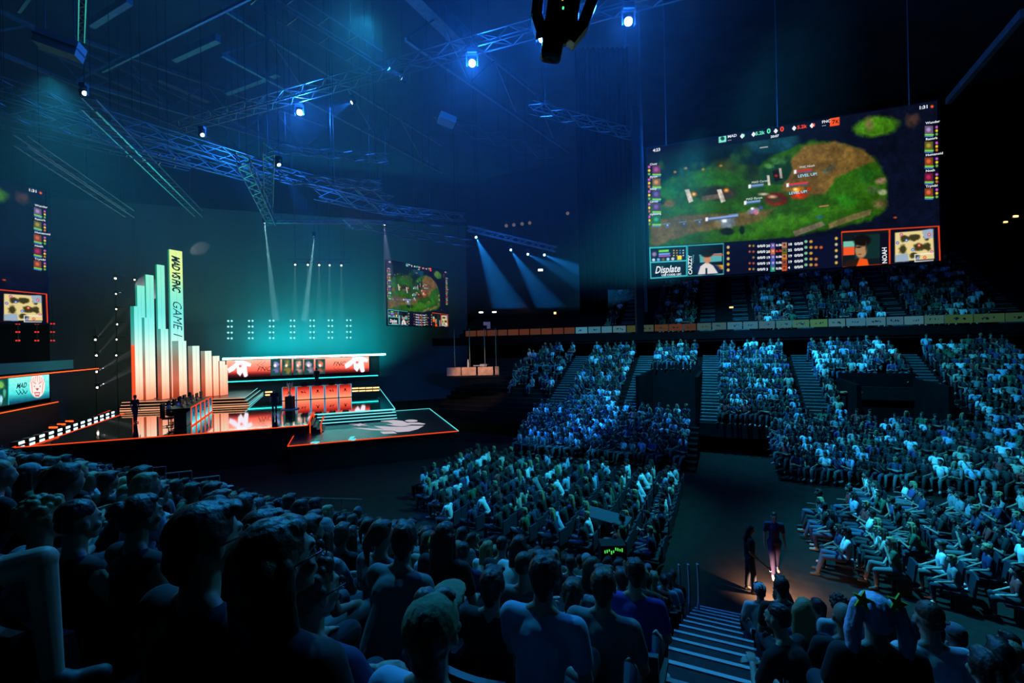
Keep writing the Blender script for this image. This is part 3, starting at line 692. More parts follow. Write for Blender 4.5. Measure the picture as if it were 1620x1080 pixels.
for k in range(4): b.prism(spts((-2.2 + k * .2, 29.6), (-2.2 + .2 * (k + 1), 29.6), (-2.2 + .2 * (k + 1), 32.6), (-2.2 + k * .2, 32.6)), ZT, ZS - .14 * (k + 1))
for s_, z0 in ((-2.15, ZS + .25), (-1.55, ZS - .1)):
    c.bar(S(s_, 29.6, z0), S(s_, 32.7, z0), .05, .05); c.bar(S(s_, 29.6, z0), S(s_, 29.6, ZT), .05, .05); c.bar(S(s_, 32.7, z0), S(s_, 32.7, ZT), .05, .05)
child_mb(b, 'treads', M_BLACK, st2, O3); child_mb(c, 'orange_rail', M_REDTHIN, st2, O3)

# stepped riser under the columns
rb = empty('stage_riser', S(-11, 42, ZS)); O4 = S(-11, 42, ZS)
tag(rb, 'stepped riser with stacked orange light strips under the glowing columns', 'stage riser')
zz = [ZS, ZS + .2, ZS + .4, ZS + .6]
def rpts(k, z):
    return [at_z(190 + 1.5 * k, 650 - 5 * k, z), at_z(394 - 3.5 * k, 641.5 - 4.4 * k, z), at_z(419 - 4 * k, 620.5 - 3.4 * k, z), S(-8.5, 49.5, z), S(-17.5, 49.5, z)]
b = MB(); c = MB(); dd_ = MB()
for k in range(3):
    ps = rpts(k, zz[k]); b.prism([(q.x, q.y) for q in ps], zz[k] + (.001 if k == 0 else 0), zz[k + 1])
    for (i, j, m_) in ((0, 1, c), (1, 2, dd_)):
        A = ps[i].copy(); B = ps[j].copy(); n_ = Vector((0, -1, 0)) * .02
        for dz in ((0.03, 0.17) if k == 0 else (0.17,)):
            m_.bar(A + n_ + Vector((0, 0, dz)), B + n_ + Vector((0, 0, dz)), .03, .035)
child_mb(b, 'risers', mat('riser_brown', (.012, .008, .006), .3), rb, O4)
child_mb(c, 'orange_light_strip', emis('orange_strip', linc(255, 176, 130), 1.3, False), rb, O4)
child_mb(dd_, 'teal_light_strip', emis('teal_strip', linc(120, 235, 240), 1.3, False), rb, O4)

# glowing columns: x of front face left/right, x of left side face, top y, base y, back offset, name
ZG = ZR
M_COL = attr_mat('column_glow', True, 1.2, sample=True)
COLS = [  # f0, f1, side, top y, extra depth, colour mode
 (215, 225, 207.5, 484, 0.0, 'outermost left one of the front row'),
 (220.5, 231, 216, 451, 1.3, 'behind the two outermost left ones'),
 (231, 242, 225.5, 502, 0.1, 'second short front one from the left'),
 (234.5, 245.5, 232, 434, 1.2, 'tall thin one behind the second short one'),
 (252.5, 263, 248.5, 418, 1.4, 'tall thin one just left of the lettered tower'),
 (256.5, 267, 248.5, 520, 0.0, 'third short front one from the left'),
 (284, 295, 272.5, 539, 0.0, 'squat one in front of the lettered tower'),
 (306, 315.5, 297.5, 547, 0.2, 'first right of the lettered tower'),
 (325.5, 334.5, 317.5, 555, 0.2, 'second right of the lettered tower'),
 (338, 347, 334.5, 563, 0.3, 'third right of the lettered tower'),
 (348.5, 356, 346.5, 571, 0.4, 'fourth right of the lettered tower'),
 (356.8, 359.5, 356, 577, 0.8, 'thinnest one at the right end')]
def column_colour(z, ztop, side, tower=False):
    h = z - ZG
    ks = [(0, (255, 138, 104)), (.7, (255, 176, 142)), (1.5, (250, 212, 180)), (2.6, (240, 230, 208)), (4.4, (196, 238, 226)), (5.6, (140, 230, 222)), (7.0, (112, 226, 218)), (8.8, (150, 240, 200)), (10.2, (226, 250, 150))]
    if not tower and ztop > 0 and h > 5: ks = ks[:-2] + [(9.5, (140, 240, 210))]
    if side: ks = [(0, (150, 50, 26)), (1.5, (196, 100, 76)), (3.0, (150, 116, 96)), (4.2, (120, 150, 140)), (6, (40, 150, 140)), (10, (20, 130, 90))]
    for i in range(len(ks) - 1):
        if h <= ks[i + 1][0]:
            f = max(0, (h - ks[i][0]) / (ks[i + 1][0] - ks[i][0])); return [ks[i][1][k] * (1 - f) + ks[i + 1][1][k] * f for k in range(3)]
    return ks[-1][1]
NRM = Vector((0.94, -0.34, 0)).normalized(); TAN = Vector((0.34, 0.94, 0)).normalized()
def light_column(f0, f1, sd, topy, back, desc, tower=False, red=False):
    base = at_z(f0, 633.5 - (f0 - 213) * 0.055, ZG); base = base + Vector((base.x, base.y, 0)).normalized() * back
    def along(o, dirv, px):
        a, _ = ray(px, 560); den = dirv.x - a * dirv.y
        return (a * o.y - o.x) / den
    wd = along(base, TAN, f1); dp = along(base, -NRM, sd)
    wd = min(max(wd, .12), 2.2); dp = min(max(dp, .15), 1.4)
    _, c_ = ray(f0, topy); zt_ = EYE + c_ * base.y
    n = 40; b = MB(); org = base
    A = Vector((0, 0, 0)); B = TAN * wd; C_ = B - NRM * dp; D = A - NRM * dp
    cols = []
    for k in range(n):
        z0 = ZG + (zt_ - ZG) * k / n - org.z; z1 = ZG + (zt_ - ZG) * (k + 1) / n - org.z
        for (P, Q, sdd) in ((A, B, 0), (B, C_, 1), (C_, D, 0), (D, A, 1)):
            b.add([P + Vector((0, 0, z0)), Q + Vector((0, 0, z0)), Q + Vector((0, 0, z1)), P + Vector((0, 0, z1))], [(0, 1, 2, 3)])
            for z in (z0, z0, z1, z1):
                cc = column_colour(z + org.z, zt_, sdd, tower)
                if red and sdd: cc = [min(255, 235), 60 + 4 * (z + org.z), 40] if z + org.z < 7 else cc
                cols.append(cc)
    H = zt_ - org.z
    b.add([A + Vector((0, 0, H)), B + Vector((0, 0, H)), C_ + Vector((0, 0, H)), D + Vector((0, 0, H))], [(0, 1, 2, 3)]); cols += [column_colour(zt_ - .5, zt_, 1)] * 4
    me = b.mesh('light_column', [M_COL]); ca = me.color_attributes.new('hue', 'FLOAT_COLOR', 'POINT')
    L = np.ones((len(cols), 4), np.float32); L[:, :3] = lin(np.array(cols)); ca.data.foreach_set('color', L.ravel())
    t = empty('light_column', org); tag(t, 'glowing square column, ' + desc if not tower else 'tallest glowing column, lettered MAD VS FNC GAME 1, yellow at its tip', 'light column', None if tower else 'glowing columns on the riser')
    link('column', me, None, t)
    s = MB(); s.bar(A + NRM * .012 + TAN * (wd * .5) + Vector((0, 0, .1)), A + NRM * .012 + TAN * (wd * .5) + Vector((0, 0, H - .1)), .006, .006)
    s.build('joint', mat('joint_grey', (.5, .55, .55), .6), t)
    return t, base, wd, H
for i, cdef in enumerate(COLS): light_column(*cdef, red=(i == 0))
t, base, wd, H = light_column(272.5, 291.5, 268.5, 394, 1.0, '', True)
vs, fs = text_mesh('MAD VS FNC', 1.0, 0.35, 0.035, 0.9)
b = MB(); k = wd * 0.62 / 0.72; X0 = -TAN; 
def on_tower(vs, z_start, k, stretch):     # text runs downwards, its top towards the column's right side
    out = []
    for x, y, z in vs: out.append(NRM * .03 + TAN * (wd * .18 + y * k) + Vector((0, 0, z_start - x * k * stretch)))
    return out
b.add(on_tower(vs, H - .45, k, .62), [f[::-1] for f in fs])
vs, fs = text_mesh('GAME 1', 1.0, 0.35, -0.006, 1.0)
c = MB(); c.add(on_tower(vs, H - 4.1, k * 1.15, .85), fs)
b.build('lettering', mat('letter_dark', (.0, .02, .03), .8), t); c.build('lettering', mat('letter_teal', (0, .12, .14), .8), t)

# wing walls: opposing team boards
def board(name, corners_px, tplane, nx, ny, painter, label, cat='led board', along='t', sconst=None):
    f = (lambda x, y: at_t(x, y, tplane)) if along == 't' else (lambda x, y: at_s(x, y, sconst))
    TL, TR, BR, BL_ = [f(*q) for q in corners_px]
    ztp = (TL.z + TR.z) / 2; zbt = (BL_.z + BR.z) / 2
    TL.z = TR.z = ztp; BL_.z = BR.z = zbt; BR.x, BR.y = TR.x, TR.y; BL_.x, BL_.y = TL.x, TL.y
    u, v = np.meshgrid(np.linspace(0, 1, nx), np.linspace(0, 1, ny)); X, Y = to_px(u, v, TL, TR, BR, BL_)
    p = Paint(X, Y); painter(p)
    t = empty(name, BL_); tag(t, label, cat)
    me = panel_mesh('picture', [q - BL_ for q in (TL, TR, BR, BL_)], nx, ny, p.C, attr_mat('board_picture', True, 1.35, sample=True)); link('picture', me, None, t)
    ctr = (TL + BR) / 2 - BL_; dirx = (TR - TL).normalized(); nrm = Vector((dirx.y, -dirx.x, 0))
    c = MB(); c.box(ctr - nrm * .12, ((TR - TL).length + .1, .2, ztp - zbt + .1), dirx.to_track_quat('X', 'Z').to_matrix()); c.build('casing', M_CASE, t)
    return t, TL, TR, BR, BL_, dirx, nrm
def fnc_paint(p):
    X, Y = p.X, p.Y; f = np.clip((Y - (568 - (X - 360) * .031)) / 27, 0, 1)[..., None]
    p.C = np.array([255, 190, 165.]) * (1 - f) + np.array([255, 60, 40.]) * f
    f2 = np.clip((f - .7) / .3, 0, 1); p.C = p.C * (1 - f2) + np.array([50, 14, 22.]) * f2
    for x0 in (360, 545):
        W_ = (236, 228, 240)
        sx = x0 - 360
        q = lambda pts: [(360 + sx + (x - 0), 565 + y) for x, y in pts]
        yo = 0 if x0 == 360 else -6
        for pts in ([(0, 17), (10, 10), (16, 5), (22, 7), (10, 20), (2, 24)], [(14, 8), (22, 7), (24, 22), (20, 29), (15, 24)], [(24, 8), (30, 12), (32, 28), (27, 32), (22, 18)], [(20, 2), (38, 9), (36, 14), (24, 12)], [(10, 3), (22, 1), (24, 8), (14, 9)]):
            p.poly([(x0 + a, 565 + c + yo + (1 if x0 == 360 else 0)) for a, c in pts], W_, .8)
        p.ell(x0 + 20, 579 + yo, 2.5, 2.5, (255, 80, 60), .5)
    for k, (x0, c) in enumerate(((428, (130, 130, 190)), (446, (150, 130, 60)), (464, (220, 160, 140)), (481, (170, 150, 180)), (499, (200, 110, 80)))):
        p.rect(x0, 568, x0 + 15.5, 594, (24, 66, 66), 1, -.03)
        p.ell(x0 + 8, 576, 6, 7, c, .6, 1, 0, 1.2); p.ell(x0 + 9, 586, 7, 6, tuple(q * .8 for q in c), .6, 1, 0, 1.2)
        p.ell(x0 + 7, 578, 2.5, 3, (240, 225, 215), .6, 1, 0, .9); p.ell(x0 + 5, 588, 4, 3, (24, 66, 66), .6, 1, 0, 1)
t, TL, TR, BR, BL_, dx_, nm_ = board('team_board', [(358, 571), (583.5, 563), (583.5, 588), (358, 597.5)], 50, 300, 44, fnc_paint, 'long orange-red team board lettered FNC with white angular shapes and five portraits')
def board_text(parent, org, txt, f, pos, size, m, dirx, nrm, shear=.3, bold=.02):
    vs, fs = text_mesh(txt, 1.0, shear, bold); q = f(*pos); b = MB()
    b.add([q - org + dirx * (x * size) + Vector((0, 0, y * size)) + nrm * .03 for x, y, z in vs], fs); b.build('lettering', m, parent)
DKRED = mat('letter_red_black', (.03, .0, .0), .8)
fT = lambda x, y: at_t(x, y, 50)
board_text(t, BL_, 'FNC', fT, (406, 587), .62, DKRED, dx_, nm_, .4, .0)
board_text(t, BL_, 'FNC', fT, (526, 578.5), .6, DKRED, dx_, nm_, .4, .0)
b = MB()
for x, y in ((407, 577), (528, 582)):
    q = fT(x, y) - BL_ + nm_ * .03
    for k in range(2):
        b.bar(q + dx_ * (.35 * k), q + dx_ * (.35 * k + .4) + Vector((0, 0, .35)), .03, .02); b.bar(q + dx_ * (.35 * k), q + dx_ * (.35 * k + .4) - Vector((0, 0, .3)), .03, .02)
b.build('chevron_mark', DKRED, t)
def mad_paint(p):
    X, Y = p.X, p.Y; f = np.clip((Y - (597 - X * .11)) / 46, 0, 1)[..., None]
    p.C = np.array([150, 232, 220.]) * (1 - f) + np.array([20, 190, 190.]) * f
    f2 = np.clip((f - .62) / .3, 0, 1); p.C = p.C * (1 - f2) + np.array([16, 70, 96.]) * f2
    p.poly([(-90, 590), (12.5, 590), (15, 660), (-90, 680)], (14, 66, 60), 1); p.ell(3, 608, 6, 8, (110, 170, 80), .7, 1, 0, 1.2); p.ell(2, 632, 4, 9, (150, 210, 220), .6, 1, 0, .9); p.ell(7, 622, 3, 10, (60, 150, 120), .6, 1, 0, .9)
    p.rect(13, 592, 14.2, 650, (40, 190, 190)); p.texture(.1, 3, 3)
    W_ = (246, 214, 208); cx, c_y = 59, 610
    p.ell(cx, c_y, 12.8, 20, W_, .12)
    R_ = (226, 110, 100)
    for k in range(-3, 4): p.poly([(cx + k * 3.2, c_y - 17 + abs(k) * 2), (cx + k * 3.2 + .9, c_y - 17 + abs(k) * 2), (cx + k * 3.8 + .6, c_y - 6), (cx + k * 3.8, c_y - 6)], R_, .7)
    for sgn in (-1, 1):
        p.poly([(cx + sgn * 2, c_y - 4), (cx + sgn * 7, c_y - 7), (cx + sgn * 7, c_y - 5.5), (cx + sgn * 2, c_y - 2.2)], R_, .6)
        p.poly([(cx + sgn * 9, c_y - 6), (cx + sgn * 10, c_y - 6), (cx + sgn * 8, c_y + 12), (cx + sgn * 7, c_y + 12)], R_, .6)
        p.ell(cx + sgn * 4.5, c_y + 1, 1.8, 2, (150, 150, 150), .6)
    p.poly([(cx - 3, c_y + 4), (cx + 3, c_y + 4), (cx, c_y + 8)], (150, 60, 60), .7); p.poly([(cx - 5, c_y + 10), (cx + 5, c_y + 10), (cx + 3, c_y + 17), (cx - 3, c_y + 17)], (190, 90, 90), .7); p.rect(cx - 3, c_y + 12, cx + 3, c_y + 14, (250, 240, 235))
SL = -18.6
t, TL, TR, BR, BL_, dx_, nm_ = board('team_board', [(-110, 613), (77.5, 588), (79, 628), (-110, 663)], 0, 320, 70, mad_paint, 'mint and blue team board lettered MAD with a round pale animal head', along='s', sconst=SL)
board_text(t, BL_, 'MAD', lambda x, y: at_s(x, y, SL), (24.5, 614.5), .42, mat('letter_teal', (0, .12, .14), .8), dx_, nm_, .4, .02)
b = MB(); q = at_s(24, 617, SL) - BL_ + nm_ * .03
for k in range(3):
    b.bar(q + dx_ * (.3 * k), q + dx_ * (.3 * k + .25) - Vector((0, 0, .3)), .025, .02); b.bar(q + dx_ * (.3 * k + .25) - Vector((0, 0, .3)), q + dx_ * (.3 * k + .45) - Vector((0, 0, .12)), .025, .02)
b.build('chevron_mark', mat('letter_teal'), t)

# canopies with light lines over and under the boards
def light_line(p0, p1, r, m, label, fas=None):
    t = empty('light_line', p0); tag(t, label, 'light strip'); b = MB(); b.tube((0, 0, 0), p1 - p0, r, n=8); b.build('tube', m, t)
    d = (p1 - p0).normalized(); n = Vector((d.y, -d.x, 0)); c = MB(); c.bar(-n * (r + .05), (p1 - p0) - n * (r + .05), .1, .16); c.build('channel', M_BLACK, t)
    return t
q0 = at_t(352, 567.5, 49.6); q1 = at_t(610, 560.5, 49.6); q0.z = q1.z = (q0.z + q1.z) / 2
light_line(q0, q1, .085, M_TEALBIG, 'brilliant teal light line running over the orange-red board')
r0 = at_t(352, 604.5, 49.6); r1 = at_t(598, 593.5, 49.6); r0.z = r1.z = (r0.z + r1.z) / 2
light_line(r0, r1, .045, M_TEAL, 'thinner teal light line under the orange-red board')
m0 = at_s(-120, 617.5, SL + .3); m1 = at_s(156, 577.5, SL + .3); m0.z = m1.z = (m0.z + m1.z) / 2
light_line(m0, m1, .03, M_RED, 'orange light line over the mint team board')
m2 = at_s(-120, 683, SL + .3); m3 = at_s(92, 631.5, SL + .3); m2.z = m3.z = (m2.z + m3.z) / 2
light_line(m2, m3, .025, M_RED, 'orange light line under the mint team board')
M_FASC = mat('stage_fascia', (.05, .3, .28), .7)
b = MB(); A = m0 + Vector((0, 0, .14)); B = at_s(112, 580, SL + .2); B.z = A.z
b.box((A + B) / 2 + Vector((0, 0, .34)), ((B - A).length, .3, .62), (B - A).to_track_quat('X', 'Z').to_matrix())
o = b.build('canopy_fascia', M_FASC); tag(o, 'dull teal canopy band above the orange light line at the left', 'canopy')
area('fascia_light', m1 + Vector((5, -4, 2.2)), A.lerp(B, .8), 45, TE, 3, .3)
b = MB(); b.prism(spts((-11.2, 50.25), (3.0, 50.25), (3.0, 51.2), (-11.2, 51.2)), ZS, r0.z - .12); b.prism(spts((-11.2, 50.3), (3.2, 50.3), (3.2, 51.3), (-11.2, 51.3)), r0.z - .12, q0.z - .08)
o = b.build('backing_wall', mat('fascia_dark', (.01, .03, .03), .6)); tag(o, 'dark backing wall behind the orange-red board', 'stage wall')
b = MB(); b.prism(spts((SL - 1.2, 26), (SL - .25, 26), (SL - .25, 40.5), (SL - 1.2, 40.5)), 0, m2.z - .1)
o = b.build('backing_wall', mat('fascia_dark')); tag(o, 'dark wall under the mint board at the left', 'stage wall')

# black cyclorama with soft folds behind the stage
b = MB(); n = 150; rr = []
for k in range(n + 1):
    s_ = -26 + 40 * k / n; t_ = 54.5 + .015 * math.sin(k * .9) + .03 * math.sin(k * .37 + 1)
    rr.append(S(s_, t_, 0))
for k in range(n):
    P, Q = rr[k], rr[k + 1]; b.add([(P.x, P.y, 0), (Q.x, Q.y, 0), (Q.x, Q.y, 21), (P.x, P.y, 21), (P.x - .03, P.y + .08, 0), (Q.x - .03, Q.y + .08, 0), (Q.x - .03, Q.y + .08, 21), (P.x - .03, P.y + .08, 21)], [(0, 1, 2, 3), (7, 6, 5, 4)])
o = b.build('backdrop_cloth', mat('backdrop_cloth', (.16, .2, .2), .95), smooth=True); tag(o, 'dark folded backdrop cloth glowing teal behind the stage', 'backdrop')

# grids of small dot lights on the cloth: 7 groups of 2 x 4
dots = [361, 394, 427, 460, 491, 520, 549]
dotrow = [507.5, 516.5, 526, 535]
for gi, x in enumerate(dots):
    b = MB(); c = MB(); o0 = at_t(x, 520, 53.7)
    for r_ in dotrow:
        for dx in (0, 5.6):
            q = at_t(x + dx, r_ - (x - 361) * .006, 53.7) - o0; b.ball(q, .10, 8)
    c.box((at_t(x + 2.8, 521, 53.8) - o0), (.03, .1, 2.5))
    t = empty('dot_light_rack', o0); tag(t, 'upright rack of eight pale dot lights, ' + ['first from the columns', 'second from the columns', 'third from the columns', 'middle one of seven', 'third from the distant screen', 'second from the distant screen', 'nearest the distant screen'][gi], 'light rack', 'dot light racks')
    b.build('dot_light', emis('dot_teal', linc(150, 245, 240), 1.4, False), t); c.build('rail', mat('backdrop_cloth', (.16, .2, .2), .95), t)
for gi, (x, xs) in enumerate(((26, 0), (56, 0), (81, 0))):
    b = MB(); o0 = at_s(x, 530, -20)
    for r_ in (512, 525, 538.5): 
        for dx in (0, 4.5): b.ball(at_s(x + dx, r_, -20) - o0, .055, 8)
    t = empty('dot_light_rack', o0); tag(t, 'small rack of red dot lights under the left screen, ' + ['farthest left', 'middle one', 'right end one'][gi], 'light rack', 'red dot light racks')
    b.build('dot_light', emis('dot_red', linc(230, 50, 40), 1.3, False), t); c = MB(); q = at_s(x + 2, 525, -20.1) - o0; c.box(q, (.06, .06, 1.4)); c.tube(q, (q.x, q.y, 27 - o0.z), .015, n=4); c.build('rail', M_BLACK, t)

# ------------------------------------------------------------------ desks on stage
def desk(P0, P1, hgt, n, m_border, painter, label, back, depth=.9):
    """P0 to P1 is the foot line of the front; back points to the players' side"""
    d = (P1 - P0); L = d.length; d.normalize(); t = empty('player_desk', P0, 0); tag(t, label, 'desk')
    b = MB(); R = d.to_track_quat('X', 'Z').to_matrix()
    b.box(d * L / 2 + back * (depth / 2) + Vector((0, 0, hgt - .05)), (L, depth, .06), R); b.build('worktop', M_BLACK, t)
    b = MB(); b.box(d * L / 2 + back * (depth / 2 - .1) + Vector((0, 0, .42)), (L - .3, depth - .5, .8), R); b.build('base', M_BLACK, t)
    w = L / n
    for i in range(n):
        a = d * (i * w + .05); c_ = d * ((i + 1) * w - .05)
        u, v = np.meshgrid(np.linspace(0, 1, 16), np.linspace(0, 1, 20)); p = Paint(u, v); painter(p, i)
        up = Vector((0, 0, hgt)); z0 = Vector((0, 0, .04))
        me = panel_mesh('front_panel', [a + up - back * .06, c_ + up - back * .06, c_ + z0 - back * .1, a + z0 - back * .1], 16, 20, p.C, attr_mat('board_picture', True, 1.35, sample=True)); pn = link('front_panel', me, None, t)
        e = MB(); f = -back * .12
        for A_, B_ in ((a + z0, a + up), (c_ + z0, c_ + up)): e.bar(A_ + f, B_ + f, .035, .035)
        if m_border is M_REDTHIN: e.bar(a + up + f, c_ + up + f, .05, .05); e.bar(a + z0 + f, c_ + z0 + f, .05, .05)
        e.build('edge_light', m_border, pn)
        g = MB(); ctr = (a + c_) / 2 + Vector((0, 0, hgt * .58)) - back * .13
        if i % 2: 
            for ox, oz, wx, wz in ((-.14, .06, .16, .04), (-.12, 0, .05, .12), (-.06, 0, .04, .16), (.1, .07, .04, .16), (.06, -.02, .16, .04), (.16, -.05, .04, .1)): g.box(ctr + d * ox + Vector((0, 0, oz)), (wx, .02, wz), R)
        else:
            for ox, oz, wx, wz in ((0, .06, .12, .16), (0, -.06, .28, .03), (-.1, -.1, .05, .03), (.1, -.1, .05, .03)): g.box(ctr + d * ox + Vector((0, 0, oz)), (wx, .02, wz), R)
        g.build('team_mark', mat('letter_red_black') if m_border is not M_REDTHIN else mat('letter_teal'), pn)
    return t, d, w
def red_panel(p, i):
    f = p.Y[..., None]; p.C = np.array([205, 30, 22.]) * (1 - f) + np.array([255, 150, 110.]) * f
    f2 = np.clip(1 - f * 3, 0, 1); p.C = p.C * (1 - f2 * .35)
def teal_panel(p, i):
    f = p.Y[..., None]; p.C = np.array([4, 40, 70.]) * (1 - f) + np.array([110, 220, 220.]) * f; p.texture(.3, .3, i)
DA = at_z(446, 634, ZS); DB = at_z(557, 627.5, ZS)
desk_f, dF, wF = desk(DA, DB, 1.12, 5, emis('blue_strip', linc(70, 170, 215), 1.2, False), red_panel, 'long players desk with five red panels between blue light strips', SV)
EA = at_z(299, 675, ZS); EB = at_z(333, 651, ZS)
desk_m, dM, wM = desk(EA, EB, 1.12, 5, M_REDTHIN, teal_panel, 'dark players desk with five teal panels edged in orange', Vector((-SU.x, -SU.y, 0)), 1.1)
def monitor(P, rz, label, grp):
    t = empty('monitor', P, rz); tag(t, label, 'monitor', grp)
    b = MB(); b.box((0, 0, .3), (.55, .04, .32)); b.build('screen_back', M_BLACK, t); b = MB(); b.box((0, .02, .08), (.05, .05, .16)); b.box((0, .02, .025), (.25, .18, .02)); b.build('stand', M_BLACK, t)
order = ['first', 'second', 'middle', 'fourth', 'last']
for i in range(5):
    monitor(DA + dF * (wF * (i + .5)) + SV * .35 + Vector((0, 0, 1.105)), math.atan2(SU.y, SU.x), 'black monitor on the red desk, %s from the columns' % order[i], 'monitors on the red desk')
    monitor(EA + dM * (wM * (i + .5)) - SU * .45 + Vector((0, 0, 1.105)), math.atan2(SU.y, SU.x) + math.pi / 2, 'black monitor on the teal desk, %s from the stage front' % order[i], 'monitors on the teal desk')

# trophy on its plinth
TP = at_z(459, 647, ZS); t = empty('trophy_plinth', TP); tag(t, 'black square plinth on a round pale base in front of the red desk', 'plinth')
b = MB(); b.box((0, 0, .48), (.5, .5, .92)); b.build('column', M_BLACK, t); b = MB(); b.lathe((0, 0, 0), [(.62, 0), (.62, .05), (.5, .06)], 24); b.build('round_base', mat('pale_disc', (.5, .45, .4), .5), t)
t = empty('trophy', TP + Vector((0, 0, .94))); tag(t, 'tall slim silver trophy standing on the black plinth', 'trophy')
MSIL = mat('trophy_silver', (.8, .78, .75), .25, 1.0)
b = MB(); b.lathe((0, 0, 0), [(.13, 0), (.13, .06), (.06, .1), (.045, .3), (.06, .36), (.05, .5), (.09, .7), (.12, .85), (.1, .92), (.05, .93)], 12); b.build('body', MSIL, t, True)
b = MB()
for sgn in (-1, 1): b.add([(sgn * .08, 0, .55), (sgn * .24, 0, .8), (sgn * .2, 0, 1.08), (sgn * .07, 0, .82), (sgn * .08, .03, .55), (sgn * .24, .03, .8), (sgn * .2, .03, 1.08), (sgn * .07, .03, .82)], [(0, 1, 2, 3), (7, 6, 5, 4), (0, 4, 5, 1), (1, 5, 6, 2), (2, 6, 7, 3), (3, 7, 4, 0)])
b.build('wing', MSIL, t)

# floor lamps: rows of orange blinders and the cyan row at the left
def floor_lamp(P, rz, m, label, grp, sz=(.55, .12, .14)):
    t = empty('floor_lamp', P, rz); tag(t, label, 'stage lamp', grp)
    b = MB(); b.box((0, 0, .14), (sz[0] + .08, .16, .24)); b.build('housing', M_BLACK, t); b = MB(); b.box((0, -.09, .14), (sz[0], .04, sz[2])); b.build('lamp_face', m, t)
M_WARM = emis('warm_orange_lamp', linc(255, 190, 120), 2.5, False)
for i, (x, y) in enumerate(((425.5, 621.5), (440.5, 620.5), (562, 615.6), (573, 615.2), (584, 614.8), (595, 614.4))):
    floor_lamp(at_z(x, y + .5, ZS), math.atan2(SU.y, SU.x), M_WARM, 'glowing orange floor lamp behind the stage, ' + ['farther left of the standing figure', 'just right of the standing figure', 'nearest the red desk', 'second right of the red desk', 'third right of the red desk', 'fourth, by the stage corner'][i], 'orange floor lamps', (.62, .1, .13))
for i in range(13):
    f = i / 12; g = (1 - (1 - f) ** 1.35)
    A_ = at_z(27, 701, ZS + .1); B_ = at_z(174, 653, ZS + .1); P = A_.lerp(B_, f); P.z = ZS
    t = empty('floor_lamp', P, 0); tag(t, 'bright cyan-white floor lamp in the row at the left stage edge, ' + ['lowest one', 'second lowest', 'third lowest', 'fourth lowest', 'fifth lowest', 'sixth lowest', 'midway', 'sixth highest', 'fifth highest', 'fourth highest', 'third highest', 'second highest', 'topmost'][i], 'stage lamp', 'cyan floor lamps at the left stage edge')
    dd = (B_ - A_).normalized(); R = dd.to_track_quat('X', 'Z').to_matrix(); nn = Vector((dd.y, -dd.x, 0))
    b = MB(); b.box((0, 0, .1), (.5, .3, .2), R); b.build('housing', M_BLACK, t); b = MB(); b.box(nn * .17 + Vector((0, 0, .12)), (.42, .03, .12), R); b.build('lamp_face', emis('cyan_white_lamp', linc(190, 250, 255), 3.0, False), t)
for i in range(3):
    P = at_z(114 + i * 11.5, 668 - i * 4.5, ZS + .35); P.z = ZS
    floor_lamp(P - SU * .8, 0, M_RED, 'small red-orange lamp behind the cyan floor lamps, ' + ['lowest', 'middle', 'highest'][i], 'red lamps behind the cyan row', (.5, .1, .1))
b = MB(); b.bar(at_z(45, 706.5, ZS), at_z(198, 653.5, ZS), .05, .05); o = b.build('edge_light', M_REDTHIN); tag(o, 'thin orange light line beside the row of cyan floor lamps', 'light strip')

# ------------------------------------------------------------------ roof steel and lighting trusses
def truss(a, b_, size, label, group='lighting trusses', tri=False, m=M_TRUSS, ladder=False, r=0.028, hang=True):
    a = Vector(a); b_ = Vector(b_); L = (b_ - a).length; t = empty('lighting_truss', a)
    tag(t, label, 'truss', group); d = (b_ - a).normalized()
    sd = d.cross(Vector((0, 0, 1))).normalized(); up = sd.cross(d).normalized(); h = size / 2
    cs = [sd * h + up * h, -sd * h + up * h, -sd * h - up * h, sd * h - up * h] if not tri else [sd * h, -sd * h, -up * size * .85]
    n = max(3, int(L / (size * 1.4))); ch = MB(); web = MB()
    for c in cs: ch.tube(c, d * L + c, r, n=5, caps=False)
    k = len(cs)
    for j in range(k):
        p_, q_ = cs[j], cs[(j + 1) % k]
        if ladder and j % 2: continue
        for i in range(n):
            f0, f1 = L * i / n, L * (i + 1) / n
            A, B = (p_, q_) if (i + j) % 2 else (q_, p_)
            if ladder: web.bar(d * f0 + p_, d * f0 + q_, r * 1.4)
            else: web.bar(d * f0 + A, d * f1 + B, r * 1.1)
    ch.build('chords', m, t); web.build('lacing', m, t)
    if hang:
        hw = MB()
        for f in (.12, .5, .88):
            q = d * L * f; hw.tube(q + up * h * .9, Vector((q.x, q.y, 27.0 - a.z)), .012, n=4)
        hw.build('hanging_wire', M_BLACK, t)
    return t
def T(pa, pb, za, size, label, zb=None, **k): return truss(at_z(*pa, za), at_z(*pb, zb if zb else za), size, label, **k)
T((-80, 112), (398, 258), 17, .55, 'long box truss across the upper left, the higher of two running side by side')
T((-80, 150), (420, 285), 16.2, .5, 'long box truss across the upper left, the lower of two running side by side')
T((-60, 178), (300, 262), 15.3, .4, 'thin ladder truss hanging under the long pair at the left', ladder=True)
T((395, 262), (620, 318), 15.6, .5, 'box truss carrying on from the long pair towards the distant screen')
T((140, 165), (314, 338), 15.5, .42, 'steep ladder truss crossing the long pair with glinting strips', ladder=True)
T((32, 222), (205, 338), 14.5, .4, 'lone ladder truss at the left above the cut-off video screen', ladder=True)
T((382, 250), (430, 352), 14.6, .45, 'dark truss ending over the gap right of the lettered tower')
T((425, 235), (425, 322), 15.4, .45, 'short truss hanging beside the small blue beam lamp')
T((428, 233), (614, 252), 17, .4, 'slim truss under the leftmost bright star light, the higher one')
T((440, 282), (604, 294), 15, .4, 'slim truss under the leftmost bright star light, the lower one')
T((405, -18), (596, 100), 19, .75, 'heavy greenish truss at the top centre left', ladder=True)
